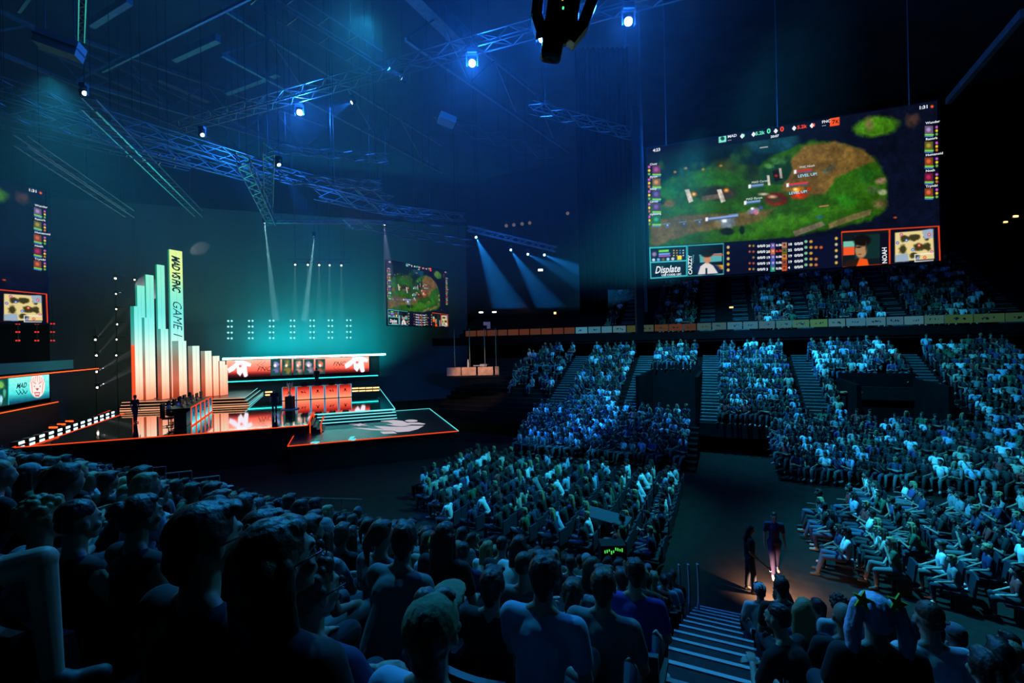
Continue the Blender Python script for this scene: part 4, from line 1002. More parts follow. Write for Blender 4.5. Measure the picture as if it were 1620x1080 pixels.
T((545, 352), (745, 385), 14.2, .5, 'truss with warm glints left above the distant screen')
T((500, 305), (700, 352), 13.8, .5, 'truss with warm glints behind the slim pair')
T((600, 330), (735, 345), 15.5, .5, 'short truss with warm glints near the middle of the picture')
T((130, -10), (128, 62), 17, .15, 'thin hanging rod truss above the grey loudspeaker')
T((420, 350), (620, 352), 14.6, .18, 'thin pipe truss over the teal haze')
T((840, 170), (1010, 215), 17, .4, 'dim truss between the middle star lights and the black drape')
T((690, 190), (870, 245), 22, .7, 'faint roof truss behind the blue haze')
def girder(pa, pb, z, drop, label):
    a = at_z(*pa, z); b_ = at_z(*pb, z); t = empty('roof_girder', a); tag(t, label, 'girder', 'roof girders'); d = b_ - a; n = 7; c = MB(); w_ = MB()
    dn = Vector((0, 0, -drop)); c.bar((0, 0, 0), d, .18, .22); c.bar(dn, d + dn, .18, .22)
    for i in range(n):
        f0, f1 = d * (i / n), d * ((i + 1) / n)
        w_.bar(f0, f1 + dn, .1) if i % 2 else w_.bar(f0 + dn, f1, .1)
    c.build('chords', M_BEAM, t); w_.build('lacing', M_BEAM, t)
girder((350, 12), (700, 230), 25.5, 2.6, 'pale steel roof girder behind the leftmost bright star light')
girder((120, 60), (520, 200), 25.5, 2.6, 'steel roof girder over the long lighting trusses')
girder((-60, -10), (420, 215), 26, 2.4, 'steel roof girder in the dark upper left corner')
girder((640, -20), (900, 190), 26, 2.8, 'steel roof girder over the middle star light')
def beam(pa, pb, z, w_, label, zb=None):
    a = at_z(*pa, z); b_ = at_z(*pb, zb or z); c = MB(); c.bar((0, 0, 0), b_ - a, w_, w_ * 1.4); o = c.build('roof_beam', M_BEAM); o.location = a; tag(o, label, 'beam', 'roof beams')
beam((162, 113), (396, -3), 21, .09, 'thin straight pipe running up to the top edge left of centre')
beam((275, 92), (345, 60), 24, .3, 'short roof beam right of the thin pipe, the higher one')
beam((358, 145), (440, 114), 24, .3, 'short roof beam left of the leftmost star light')
beam((145, 38), (205, 0), 22, .25, 'dark roof beam near the top left corner')
beam((250, 120), (330, 155), 26, .5, 'broad roof purlin below the thin pipe')
beam((60, 70), (270, 165), 26, .35, 'long roof purlin across the upper left')
beam((30, 18), (48, -6), 20, .1, 'tiny stub of pipe in the top left corner')
beam((640, -30), (735, 65), 26, .8, 'wide dim roof beam left of the middle star light')
beam((1500, 160), (1620, 20), 20, .25, 'dim sloping roof beam in the top right corner')
# hung loudspeaker box and small cabinets
t = empty('loudspeaker', at_z(95, 72, 17)); tag(t, 'dull grey flat loudspeaker box hanging in the upper left', 'loudspeaker')
b = MB(); R = Matrix.Rotation(.35, 3, 'Z') @ Matrix.Rotation(.25, 3, 'Y'); b.box((0, 0, 0), (1.15, .55, .5), R); b.build('box', mat('grey_box', (.3, .34, .32), .6), t)
b = MB(); b.box((0, -.02, 0), (1.2, .62, .05), R); b.build('band', M_BLACK, t)
b = MB(); b.tube((.5, 0, .2), (.45, 0, 9), .02, n=5); b.tube((-.5, 0, .2), (-.4, 0, 9), .02, n=5); b.build('hanging_wire', M_TRUSS, t)
t = empty('loudspeaker', at_z(707, 190, 19)); tag(t, 'faint grey square box hanging in the blue haze below the middle star light', 'loudspeaker')
b = MB(); b.box((0, 0, 0), (.9, .8, .35), R); b.build('box', mat('grey_box', (.3, .34, .32), .6), t); b = MB(); b.tube((0, 0, .1), (0, 0, 7.8), .015, n=5); b.build('hanging_wire', M_TRUSS, t)

# ------------------------------------------------------------------ moving head lamps
LAMPB = emis('blue_white_lamp', (.55, .85, 1.0), 60, False)
LAMPS_ = emis('small_blue_lamp', (.4, .75, 1.0), 16, False)
LAMPW = emis('small_warm_lamp', (1.0, .8, .65), 8, False)
def head_meshes(r):
    b = MB(); b.lathe((0, 0, 0), [(r * .7, -r * 2.2), (r * 1.0, -r * 1.6), (r * 1.05, -.02), (r * 1.12, -.02), (r * 1.12, .02)], 14); h = b.mesh('head', [M_BLACK], True)
    b = MB(); b.tube((0, 0, .022), (0, 0, .03), r * .82, n=14); l = b.mesh('lens', [LAMPB])
    b = MB()
    for sg in (-1, 1): b.box((sg * r * 1.35, 0, r * .5), (r * .3, r * .7, r * 3.0))
    b.box((0, 0, r * 2.1), (r * 3, r * .8, r * .35)); y = b.mesh('yoke', [M_BLACK])
    b = MB(); b.box((0, 0, r * 2.9), (r * 2.4, r * 2.0, r * 1.2)); ba = b.mesh('base', [M_BLACK])
    return h, l, y, ba
HM = {r: head_meshes(r) for r in (.17, .10, .07)}
def moving_head(P, target, r, label, group, lensmat=None, energy=0, col=BL, cone=30, offs=0.12, facing=None):
    P = Vector(P); t = empty('moving_head_lamp', P); tag(t, label, 'stage lamp', group)
    h, l, y, ba = HM[r]; d = (Vector(facing or target) - P).normalized(); q = d.to_track_quat('Z', 'Y')
    hd = link('head', h, None, t); hd.rotation_mode = 'QUATERNION'; hd.rotation_quaternion = q
    le = link('lens', l, None, hd)
    if lensmat: le.material_slots[0].link = 'OBJECT'; le.material_slots[0].material = lensmat
    link('yoke', y, None, t); link('base', ba, None, t)
    if 'beside the columns' in label and 'close to the second' not in label:
        hw = MB(); hw.tube((0, .1, r * 2.9), (0, .6, r * 2.9), .02, n=4); hw.tube((-.35, .5, r * 2.9), (.35, .5, r * 2.9), .02, n=4); hw.build('bracket', M_BLACK, t)
    else:
        hw = MB(); hw.tube((0, 0, r * 2), (0, 0, 27 - P.z), .012, n=4); hw.build('drop_rod', M_BLACK, t)
    if energy: spot('lamp_beam', P + d * offs, target, energy, col, cone, .35, r * .4)
    return t
CAM = Vector((0, 0, EYE))
def lamp_pole(P, label_parent, up=2.0):
    pass
big = [((474, 178), 19.0, 'leftmost of the four brilliant blue-white lamps'), ((747, 100), 18.6, 'second brilliant blue-white lamp, above the centre of the picture'),
       ((858, 61), 18.4, 'brilliant blue lamp half behind the black lamp body at the top'), ((994, 34), 18.2, 'brilliant blue-white lamp near the top, right of the black lamp body')]
bigP = []
for i, ((x, y), z, lb) in enumerate(big):
    P = at_z(x, y, z); bigP.append(P)
    moving_head(P, P + (CAM - P).normalized() * 12 + Vector((0, 0, -3)), .17, lb, 'brilliant blue lamps', None, 0, facing=CAM)
    point('lamp_glow', P + (CAM - P).normalized() * .25, [1800, 2600, 900, 1100][i], BL, .12)
truss(bigP[0] + Vector((-9, 3.3, .9)), bigP[3] + Vector((14, -5, .9)), .5, 'front lighting truss carrying the four brilliant blue lamps')
small = [((133, 147), 16.4, (225, 205), 'first from the left', 14), ((320, 213), 16.2, (352, 250), 'above the lettered tower', 16), ((441, 260), 15.0, (490, 345), 'below the leftmost star light', 18),
         ((637, 125), 19.5, (520, 30), 'right of the leftmost star light, throwing a wide cone up', 50), ((557, 162), 19.2, (470, 200), 'between the two left star lights', 40)]
for (x, y), z, (tx, ty), lb, cn in small:
    P = at_z(x, y, z); d = P.y
    Tt = at_d(tx, ty, d * (.97 if cn < 30 else .95))
    moving_head(P, Tt, .10, 'small blue beam lamp, ' + lb, 'small blue beam lamps', LAMPS_, 6000 if cn < 30 else 6000, BL, cn, facing=Tt)
for (x, y), (tx, ty), dpt, cn, en, lb in (((753, 375), (815, 510), 34, 22, 45000, 'left one of four over the suspended camera deck'), ((808, 395), (885, 510), 34, 20, 32000, 'second of four over the camera deck'), ((835, 402), (895, 432), 34, 15, 20000, 'third of four over the camera deck'), ((806, 397), (806, 397), 0, 0, 0, '')):
    if not dpt: continue
    P = at_d(x, y, dpt); moving_head(P, at_d(tx, ty, dpt - 3), .10, 'small lamp with a wide blue beam, ' + lb, 'blue beam lamps over the camera deck', LAMPS_, en, (.01, .27, .95), cn, facing=at_d(tx, ty, dpt - 8))
P = at_d(861, 403, 34); moving_head(P, at_d(960, 445, 33), .10, 'small lamp with a wide blue beam, nearest the black drape', 'blue beam lamps over the camera deck', LAMPS_, 32000, (.01, .27, .95), 20, facing=at_d(930, 440, 26))
P0 = at_d(740, 371, 34); P1 = at_d(880, 404, 34); truss(P0 + Vector((0, 0, .45)), P1 + Vector((0, 0, .45)), .35, 'dark sloping truss holding the four blue beam lamps')
P = at_d(608, 355, 40); moving_head(P, at_d(614, 420, 40), .10, 'small white-mauve lamp shining straight down above the distant screen', None, LAMPW, 26000, (.5, .45, .9), 14, facing=P + Vector((0, -1.0, -1)))
for i, x in enumerate((467, 487, 505, 521.5, 540)):
    P = at_t(x, 418.5 + i * .3, 52); moving_head(P, P + Vector((0, -.3, -6)), .10, 'small warm white lamp in the row above the dot lights, ' + order[i] + ' from the columns', 'warm lamps above the dot lights', LAMPW, 14000, (.5, .8, .8), 9, facing=P + Vector((0.3, -1, -.4)))
truss(at_t(455, 412, 52), at_t(556, 413, 52), .35, 'thin truss above the row of five warm lamps')
for (x, y), (tx, ty), lb in (((418, 352), (432, 470), 'left'), ((497, 373), (486, 470), 'right')):
    P = at_t(x, y, 46); moving_head(P, at_t(tx, ty, 46), .10, 'small lamp dropping a pale thin beam into the teal haze, ' + lb + ' one', 'thin beam lamps', None, 260000, (.4, .9, .95), 5, facing=P + Vector((0, .6, -1)))
    MATS
for i, ((x, y), (tx, ty)) in enumerate((((182.5, 440.5), (240, 420)), ((213, 442.5), (232, 436)), ((183.5, 465), (213, 455)), ((184, 489), (206, 482)), ((185.5, 513), (206, 507)), ((184.5, 537), (207, 532)), ((184, 562), (207, 556)), ((151, 537.5), (192, 488)), ((152.5, 562.5), (200, 508)), ((153, 588), (196, 564)), ((154, 613), (196, 590)))):
    dp = 40; P = at_d(x, y, dp); long_ = i in (0, 7, 8, 9, 10)
    moving_head(P, at_d(tx, ty, dp + 2.5), .10 if long_ else .07, 'tiny white lamp beside the columns, ' + ['top one', 'close to the second column', 'second from the top in the inner file', 'third in the inner file', 'fourth in the inner file', 'fifth in the inner file', 'lowest of the inner file', 'highest of the outer file', 'second of the outer file', 'third of the outer file', 'lowest of the outer file'][i], 'tiny white lamps beside the columns', LAMPW, (8000 if i == 0 else 26000) if long_ else 6000, (.75, .7, .75), 9, facing=P + (at_d(tx, ty, dp) - P) * .4 + Vector((.2, -1, 0)))
for x, xb, lb in ((183, 187, 'inner'), (151, 154, 'outer')):
    A = at_d(x - 1, 425 if x > 160 else 520, 40.4); B = at_d(xb, 640, 40.4); B = Vector((A.x, A.y, 0.0)); truss(A, B, .45, 'dark upright truss tower carrying tiny lamps, ' + lb + ' one', 'truss towers', hang=False)
# a few house lamps in the dark beyond
for (x, y), d, sz, c_, lb in (((761, 494), 40, (.34, .3, .1), 'w', 'left of a pair above the camera deck'), ((782, 493.5), 40, (.34, .3, .1), 'w', 'right of a pair above the camera deck'), ((855, 427), 36, (.36, .2, .14), 'w', 'alone in the blue beams left of the black drape'), ((878, 495), 39, (.18, .2, .18), 'o', 'small orange one left of the black drape'), ((1157, 486), 34, (.24, .1, .1), 'o', 'in the dark doorway of the upper stand'),
                              ((1591, 351), 30, (.2, .1, .1), 'o', 'dim orange one high at the right edge, lower'), ((1607, 342), 30, (.26, .1, .12), 'o', 'dim orange one high at the right edge, upper')):
    P = at_d(x, y, d); t = empty('wall_lamp', P); tag(t, 'small house lamp, ' + lb, 'lamp', 'small house lamps'); b = MB(); b.box((0, 0, 0), sz); b.build('lamp_face', emis('house_white', (1, .93, .85), 4, False) if c_ == 'w' else emis('house_orange', (1, .5, .2), 2.5, False), t); b = MB(); b.box((0, .14, 0), (sz[0] + .06, .12, sz[2] + .06)); b.build('housing', M_BLACK, t)
for i, x in enumerate((801, 813, 826, 838, 898)):
    P = at_d(x, 357 - (x - 801) * .12 - (8 if i == 4 else 0), 44); t = empty('wall_lamp', P); tag(t, 'dim amber round lamp high beyond the blue beams, ' + order[i] + ' from the distant screen', 'lamp', 'dim amber lamps'); b = MB(); b.ball((0, 0, 0), .17, 10); b.build('bulb', emis('amber_dim', linc(120, 100, 70), .7, False), t); b = MB(); b.tube((0, 0, .1), (0, 0, .5), .04); b.build('housing', M_BLACK, t)

# the close black moving head at the top of the picture
def near_lamp():
    P = at_d(890, 18, 5.0); t = empty('moving_head_lamp', P); t.rotation_euler = (0, .16, 0)
    tag(t, 'large black moving head lamp body hanging close at the top, seen in silhouette', 'stage lamp')
    def loft(sections, n=20):
        b = MB(); vs = []; fs = []
        for z, rx, ry, cx in sections:
            for i in range(n):
                a = 2 * math.pi * i / n; c, s_ = math.cos(a), math.sin(a); e = .6
                vs.append((cx + rx * math.copysign(abs(c) ** e, c), ry * math.copysign(abs(s_) ** e, s_), z))
        for k in range(len(sections) - 1):
            for i in range(n): fs.append((k * n + i, k * n + (i + 1) % n, (k + 1) * n + (i + 1) % n, (k + 1) * n + i))
        fs += [tuple(range(n))[::-1], tuple(range((len(sections) - 1) * n, len(sections) * n))]; b.add(vs, fs); return b
    loft([(-.53, .095, .09, -.06), (-.52, .115, .11, -.06), (-.36, .118, .12, -.06), (-.33, .12, .12, -.05), (-.3, .17, .13, -.02), (-.1, .18, .14, 0), (.1, .18, .14, 0), (.3, .16, .13, 0), (.34, .1, .1, 0)]).build('head', mat('gloss_black', (.006, .006, .008), .2), t, True)
    b = MB()
    for sg in (-1, 1):
        pts_ = [(sg * .2, -.28), (sg * .275, -.12), (sg * .285, .2), (sg * .25, .42), (sg * .1, .5)] if sg < 0 else [(sg * .12, -.34), (sg * .24, -.14), (sg * .3, .12), (sg * .27, .42), (sg * .1, .5)]
        for (x0, z0), (x1, z1) in zip(pts_, pts_[1:]): b.bar((x0, 0, z0), (x1, 0, z1), .14, .12)
    b.build('yoke', mat('gloss_black'), t)
    b = MB(); b.box((0, 0, .62), (.5, .4, .24)); b.build('base', mat('gloss_black'), t)
    b = MB(); b.box((-.02, -.145, .04), (.02, .012, .05)); b.build('amber_indicator', emis('amber_ind', (1, .5, .05), 1.5, False), t)
    b = MB(); b.box((.0, -.145, -.07), (.018, .012, .022)); b.build('green_indicator', emis('green_ind', (.1, 1, .35), 1.5, False), t)
near_lamp()
truss(at_d(790, -75, 5.2), at_d(1010, -80, 5.2), .3, 'close black truss above the frame holding the black lamp body', m=M_BLACK)

# suspended camera deck with bright wooden front boards
P = at_d(752, 587, 33); t = empty('camera_deck', P); tag(t, 'small suspended camera deck with lit tan front boards, right of the stage', 'platform')
b = MB()
wd_ = [(-45, -23), (-21.5, 1), (4, 28), (31, 37)]
for i, (x0, x1) in enumerate(wd_):
    a = at_d(752 + x0, 587, 33) - P; c = at_d(752 + x1, 587, 33) - P
    bb = MB(); L = c.x - a.x
    if i < 3: bb.box(((a.x + c.x) / 2, 0, 0), (L, .06, .6))
    else: bb.box(((a.x + c.x) / 2, .3, 0), (L, .06, .6), None)
    bb.build('front_board', mat('tan_board', (.62, .36, .22), .6, vary=.25, bscale=3), t)
b = MB(); b.box((-.15, 1.1, -.36), (3.9, 2.1, .12)); b.build('floor_slab', M_BLACK, t)
b = MB()
for x in (-1.5, -.4, .7, 1.5): b.tube((x, .3 + .5 * (x > 1), -.3), (x, .3 + .5 * (x > 1), 3.1), .03, n=6)
b.build('hanging_pole', M_TRUSS, t)
t2 = empty('camera', P + Vector((.55, .5, .2))); tag(t2, 'small grey broadcast camera and mixer on the suspended camera deck', 'camera'); b = MB(); b.box((0, 0, .2), (.5, .3, .16)); b.tube((0, 0, -.5), (0, 0, .14), .03); b.box((-.5, 0, .18), (.45, .2, .06)); b.build('body', mat('grey_case', (.4, .42, .42), .5), t2); b = MB(); b.tube((.2, 0, .22), (.45, -.1, .22), .06); b.build('lens', M_BLACK, t2)
t2 = empty('bottle', P + Vector((-.55, .4, -.3))); tag(t2, 'pale greenish upright bottle on the suspended camera deck', 'bottle'); b = MB(); b.lathe((0, 0, 0), [(.06, 0), (.06, .85), (.04, 1.0), (.03, 1.15)], 10); b.build('glass', mat('pale_green', (.6, .7, .6), .4), t2)
spot('deck_lamp', at_d(752, 560, 29) + Vector((0, 0, 1.6)), P, 1000, (1, .6, .32), 45, .7, .2)
spot('deck_lamp', at_d(830, 480, 36), at_d(820, 522, 40), 90, (1, .5, .3), 90, .7, .2)
P = at_d(770, 516, 40.2); t2 = empty('equipment_table', P); tag(t2, 'pale equipment on the balcony front above the camera deck', 'equipment'); b = MB(); b.box((0, .3, .25), (.6, .3, .3)); b.box((.15, .3, -.05), (.3, .25, .3)); b.build('unit', mat('pale_case', (.6, .6, .55), .5), t2); b = MB(); b.box((0, .3, -.25), (1.2, .5, .1)); b.build('table', M_BLACK, t2)
# bench with warm light in the right entrance
P = at_d(1347, 620, 25.2); t2 = empty('entrance_bench', P); tag(t2, 'narrow bench lit warm orange inside the right dark entrance', 'bench'); b = MB(); b.box((0, 0, 0), (1.05, .3, .08)); b.build('top', mat('bench_orange', (.7, .35, .2), .5), t2); b = MB(); b.box((-.4, 0, -.4), (.06, .25, .74)); b.box((.4, 0, -.4), (.06, .25, .74)); b.tube((.25, .1, 0), (.25, .1, .7), .02); b.build('legs', M_BLACK, t2)
spot('entrance_lamp', P + Vector((-.3, 0, 1.6)), P, 9, (1, .45, .2), 50, .6, .1)

# spots added without lamp bodies to colour the roof steel
spot('added_truss_wash', S(-9, 47, 3.4), at_z(250, 180, 18), 3600, (.0, .75, .6), 70, .9, .3)
spot('added_truss_wash', S(-20, 30, 9), at_z(150, 60, 22), 900, (.0, .6, .5), 80, .9, .3)
spot('added_truss_wash', S(2, 46, 5), at_z(520, 120, 22), 700, (.0, .5, .6), 60, .9, .3)
spot('added_truss_wash', at_z(560, 350, 13), at_z(600, 330, 15), 90, (1, .35, .15), 120, .9, .2)

# ------------------------------------------------------------------ haze over the stage side of the hall
hz = bpy.data.materials.new('stage_haze'); hz.use_nodes = True; nt = hz.node_tree; nt.nodes.clear()
vs_ = nt.nodes.new('ShaderNodeVolumeScatter'); vs_.inputs['Density'].default_value = 0.006; vs_.inputs['Anisotropy'].default_value = 0.1
vs_.inputs['Color'].default_value = (.85, .95, 1, 1)
om = nt.nodes.new('ShaderNodeOutputMaterial'); nt.links.new(vs_.outputs[0], om.inputs['Volume'])
b = MB(); b.prism([(-48, 9), (7.2, 9), (7.2, 36.9), (-2, 41), (-20, 62), (-48, 50)], 9.0, 26.5); b.prism(spts((-30, 50.9), (14, 50.9), (14, 54), (-30, 54)), 3.2, 8.98); b.prism(spts((-30, 38), (-16.6, 38), (-16.6, 50.85), (-30, 50.85)), 3.2, 8.98)
o = b.build('haze', hz); tag(o, 'thin smoke haze glowing teal and blue over the stage and under the roof', 'haze', kind='stuff')

# ------------------------------------------------------------------ people
def cap_mesh(p1, p2, r1, r2, n=12, m=4):
    """tapered capsule as vertices and faces"""
    p1 = np.array(p1, float); p2 = np.array(p2, float); d = p2 - p1; L = np.linalg.norm(d) or 1e-6; d = d / L
    h = np.array([1, 0, 0]) if abs(d[0]) < .8 else np.array([0, 1, 0]); a = np.cross(d, h); a /= np.linalg.norm(a); b = np.cross(d, a)
    rings = []
    for k in range(m + 1):
        t = -math.pi / 2 + math.pi / 2 * k / m; rings.append((p1 + d * r1 * math.sin(t), max(1e-4, r1 * math.cos(t))))
    for k in range(m + 1):
        t = math.pi / 2 * k / m; rings.append((p2 + d * r2 * math.sin(t), max(1e-4, r2 * math.cos(t))))
    V = []; F = []
    for c, r in rings:
        for i in range(n):
            t = 2 * math.pi * i / n; V.append(c + (a * math.cos(t) + b * math.sin(t)) * r)
    for k in range(len(rings) - 1):
        for i in range(n): F.append((k * n + i, (k + 1) * n + i, (k + 1) * n + (i + 1) % n, k * n + (i + 1) % n))
    F.append(tuple(range(n))); F.append(tuple(reversed(range((len(rings) - 1) * n, len(rings) * n))))
    return V, F
def ell_mesh(c, rad, R=None, n=14, m=9):
    V = []; F = []
    for k in range(m + 1):
        t = -math.pi / 2 + math.pi * k / m; t = max(-1.55, min(1.55, t))
        for i in range(n):
            q = 2 * math.pi * i / n; v = Vector((rad[0] * math.cos(t) * math.cos(q), rad[1] * math.cos(t) * math.sin(q), rad[2] * math.sin(t)))
            if R is not None: v = R @ v
            V.append(np.array(c, float) + np.array(v))
    for k in range(m):
        for i in range(n): F.append((k * n + i, k * n + (i + 1) % n, (k + 1) * n + (i + 1) % n, (k + 1) * n + i))
    F.append(tuple(reversed(range(n)))); F.append(tuple(range(m * n, (m + 1) * n)))
    return V, F
class Prims(list):
    def c(s, p1, p2, r1, r2=None): s.append(('c', Vector(p1), Vector(p2), r1, r1 if r2 is None else r2)); return s
    def e(s, c, rad, R=None): s.append(('e', Vector(c), Vector(rad), R)); return s
    def xf(s, M):
        out = Prims(); R3 = M.to_3x3()
        for q in s:
            if q[0] == 'c': out.append(('c', M @ q[1], M @ q[2], q[3], q[4]))
            else: out.append(('e', M @ q[1], q[2], R3 @ q[3] if q[3] is not None else R3))
        return out
    def raw(s, seg=(12, 4, 14, 9)):
        V = []; F = []
        for q in s:
            v, f = cap_mesh(q[1], q[2], q[3], q[4], seg[0], seg[1]) if q[0] == 'c' else ell_mesh(q[1], q[2], q[3], seg[2], seg[3])
            b = len(V); V += v; F += [tuple(b + i for i in x) for x in f]
        return V, F
def remesh(name, prims, vox, smooth=3, keep=1.0, m=None, disp=None):
    V, F = prims.raw(); me = bpy.data.meshes.new(name); me.from_pydata([tuple(v) for v in V], [], F); me.update()
    o = bpy.data.objects.new(name, me); TMP.objects.link(o)
    r = o.modifiers.new('r', 'REMESH'); r.mode = 'VOXEL'; r.voxel_size = vox; r.use_smooth_shade = True
    if smooth: q = o.modifiers.new('s', 'SMOOTH'); q.iterations = smooth; q.factor = .6
    if keep < 1: q = o.modifiers.new('d', 'DECIMATE'); q.ratio = keep
    dg = bpy.context.evaluated_depsgraph_get(); out = bpy.data.meshes.new_from_object(o.evaluated_get(dg))
    bpy.data.objects.remove(o); bpy.data.meshes.remove(me); out.name = name
    if disp:
        out.calc_loop_triangles(); n = len(out.vertices); co = [v.co.copy() for v in out.vertices]; no = [v.normal.copy() for v in out.vertices]
        for i in range(n): out.vertices[i].co = co[i] + no[i] * disp(co[i])
    out.polygons.foreach_set('use_smooth', [True] * len(out.polygons)); out.update()
    return out
TMP = bpy.data.collections.new('build'); SC.collection.children.link(TMP)

def head_prims(M, female=False):
    p = Prims()
    p.e((0, -.012, .03), (.074, .094, .088)).e((0, .018, -.015), (.062, .074, .085)).e((0, .035, -.066), (.046, .050, .036)).e((0, .066, -.092), (.020, .018, .016))
    p.c((0, .088, .010), (0, .108, -.022), .007, .012).e((.011, .098, -.026), (.009, .011, .008)).e((-.011, .098, -.026), (.009, .011, .008))
    p.e((0, .080, .030), (.048, .014, .010)).e((0, .086, -.052), (.024, .012, .007)).e((0, .084, -.062), (.021, .011, .007))
    for s in (-1, 1): p.e((s * .030, .078, .006), (.014, .010, .010)).e((s * .076, -.006, -.006), (.009, .019, .030)).e((s * .045, .055, -.025), (.022, .022, .022))
    return p.xf(M)
def hair_prims(M, style):
    p = Prims(); r = random.Random(hash(style) % 97 if False else len(style) * 7)
    if style in ('short', 'curly', 'long', 'bun', 'tail', 'cap_long'):
        p.e((0, -.026, .046), (.084, .098, .088)).e((0, -.062, .0), (.070, .056, .070)).e((0, .03, .088), (.062, .05, .035))
        for s in (-1, 1): p.e((s * .070, -.012, .028), (.016, .035, .040))
    if style == 'short': p.c((0, -.075, -.03), (0, -.07, -.06), .05, .04).e((.02, .06, .098), (.045, .03, .022)).e((-.03, .03, .11), (.04, .04, .022))
    if style == 'curly':
        for k in range(70):
            a = r.random() * 6.283; z = r.uniform(-.25, 1); q = math.sqrt(max(0, 1 - z * z)); x, y = math.cos(a) * q, math.sin(a) * q
            if y > .45 and z < .55: continue
            rr = r.uniform(.018, .03); p.e((x * .088, -.02 + y * .102, .045 + z * .095), (rr, rr, rr))
    if style == 'long':
        for s in (-1, 0, 1): p.c((s * .05, -.07, .02), (s * .065, -.10, -.27), .052, .04)
        for s in (-1, 1): p.c((s * .078, -.02, .02), (s * .09, -.03, -.22), .024, .022)
    if style == 'bun': p.e((0, -.11, .075), (.045, .045, .045))
    if style == 'tail': p.c((0, -.11, .05), (0, -.15, -.02), .03, .035).c((0, -.15, -.02), (0, -.14, -.2), .035, .015)
    if style == 'pigtails':
        p.e((0, -.026, .046), (.086, .100, .090)).e((0, -.062, .0), (.072, .058, .070)).e((0, .03, .088), (.064, .05, .035))
        for s in (-1, 1): p.e((s * .085, -.03, .085), (.034, .034, .034)).c((s * .10, -.04, .08), (s * .135, -.06, -.06), .036, .045).c((s * .135, -.06, -.06), (s * .13, -.05, -.36), .045, .018)
    if style == 'fade': p.e((0, -.020, .060), (.076, .092, .076)).e((0, -.055, .01), (.066, .052, .05))
    return p.xf(M)
def cap_prims(M, back=False):
    p = Prims(); p.e((0, -.012, .062), (.088, .106, .074)).e((0, -.012, .04), (.091, .108, .03))
    if back: p.e((0, -.115, .02), (.055, .05, .012), Matrix.Rotation(.5, 3, 'X')).e((0, .0, .1), (.07, .08, .05))
    else: p.e((0, .115, .048), (.064, .078, .010), Matrix.Rotation(-.15, 3, 'X')).e((0, .085, .048), (.07, .05, .012))
    return p.xf(M)

def hand(p, wrist, tip_dir, palm_n, r=.0088, curl=.5, side=1):
    """palm, four unequal bent fingers and a side thumb"""
    d = Vector(tip_dir).normalized(); n = Vector(palm_n).normalized(); s = d.cross(n).normalized(); n = s.cross(d).normalized(); w = Vector(wrist)
    R = Matrix((s, d, n)).transposed()
    p.e(w + d * .048, (.040, .050, .015), R)
    for i, (off, ln) in enumerate(((-.030, .068), (-.010, .078), (.011, .073), (.031, .056))):
        a = w + d * .082 + s * off * side; c = curl * (.8 + .1 * i)
        b1 = a + (d * math.cos(c * .5) + n * math.sin(c * .5)) * ln * .45; b2 = b1 + (d * math.cos(c * 1.4) + n * math.sin(c * 1.4)) * ln * .32; b3 = b2 + (d * math.cos(c * 2.1) + n * math.sin(c * 2.1)) * ln * .25
        p.c(a - d * .02, b1, r + .001, r); p.c(b1, b2, r, r * .95); p.c(b2, b3, r * .95, r * .8)
    t0 = w + d * .022 - s * .030 * side; t1 = t0 + (d * .7 - s * .75 * side + n * .25).normalized() * .042; t2 = t1 + (d * .95 - s * .2 * side + n * .35).normalized() * .032
    p.c(t0, t1, .013, .011); p.c(t1, t2, .011, .009)

POSES = {
 # hands resting on the thighs
 'rest': dict(lean=.02, el=[(-.25, .06, .74), (.25, .06, .74)], ha=[(-.15, .30, .635), (.15, .30, .635)], kn=[(-.15, .46, .53), (.15, .46, .53)], an=[(-.14, .43, .11), (.14, .43, .11)]),
 # elbows on the knees, bent forward
 'lean': dict(lean=.24, el=[(-.22, .34, .66), (.22, .34, .66)], ha=[(-.03, .50, .74), (.04, .50, .72)], kn=[(-.18, .44, .53), (.18, .44, .53)], an=[(-.15, .38, .11), (.15, .38, .11)]),
 # one hand raised to the chin
 'chin': dict(lean=.08, el=[(-.22, .16, .76), (.23, .10, .74)], ha=[(-.05, .20, .99), (.02, .22, .70)], kn=[(-.16, .46, .53), (.14, .48, .58)], an=[(-.14, .44, .11), (.10, .60, .14)]),
 # leaning back, arms folded
 'fold': dict(lean=-.06, el=[(-.25, .05, .76), (.25, .05, .76)], ha=[(.10, .20, .80), (-.10, .21, .77)], kn=[(-.17, .47, .53), (.17, .47, .53)], an=[(-.17, .60, .10), (.15, .56, .10)]),
}
POSES['cross'] = dict(lean=.02, el=[(-.25, .06, .74), (.25, .06, .74)], ha=[(-.12, .26, .66), (.18, .26, .76)], kn=[(-.14, .46, .60), (.14, .40, .52)], an=[(-.12, .50, .12), (.14, .36, .11)])
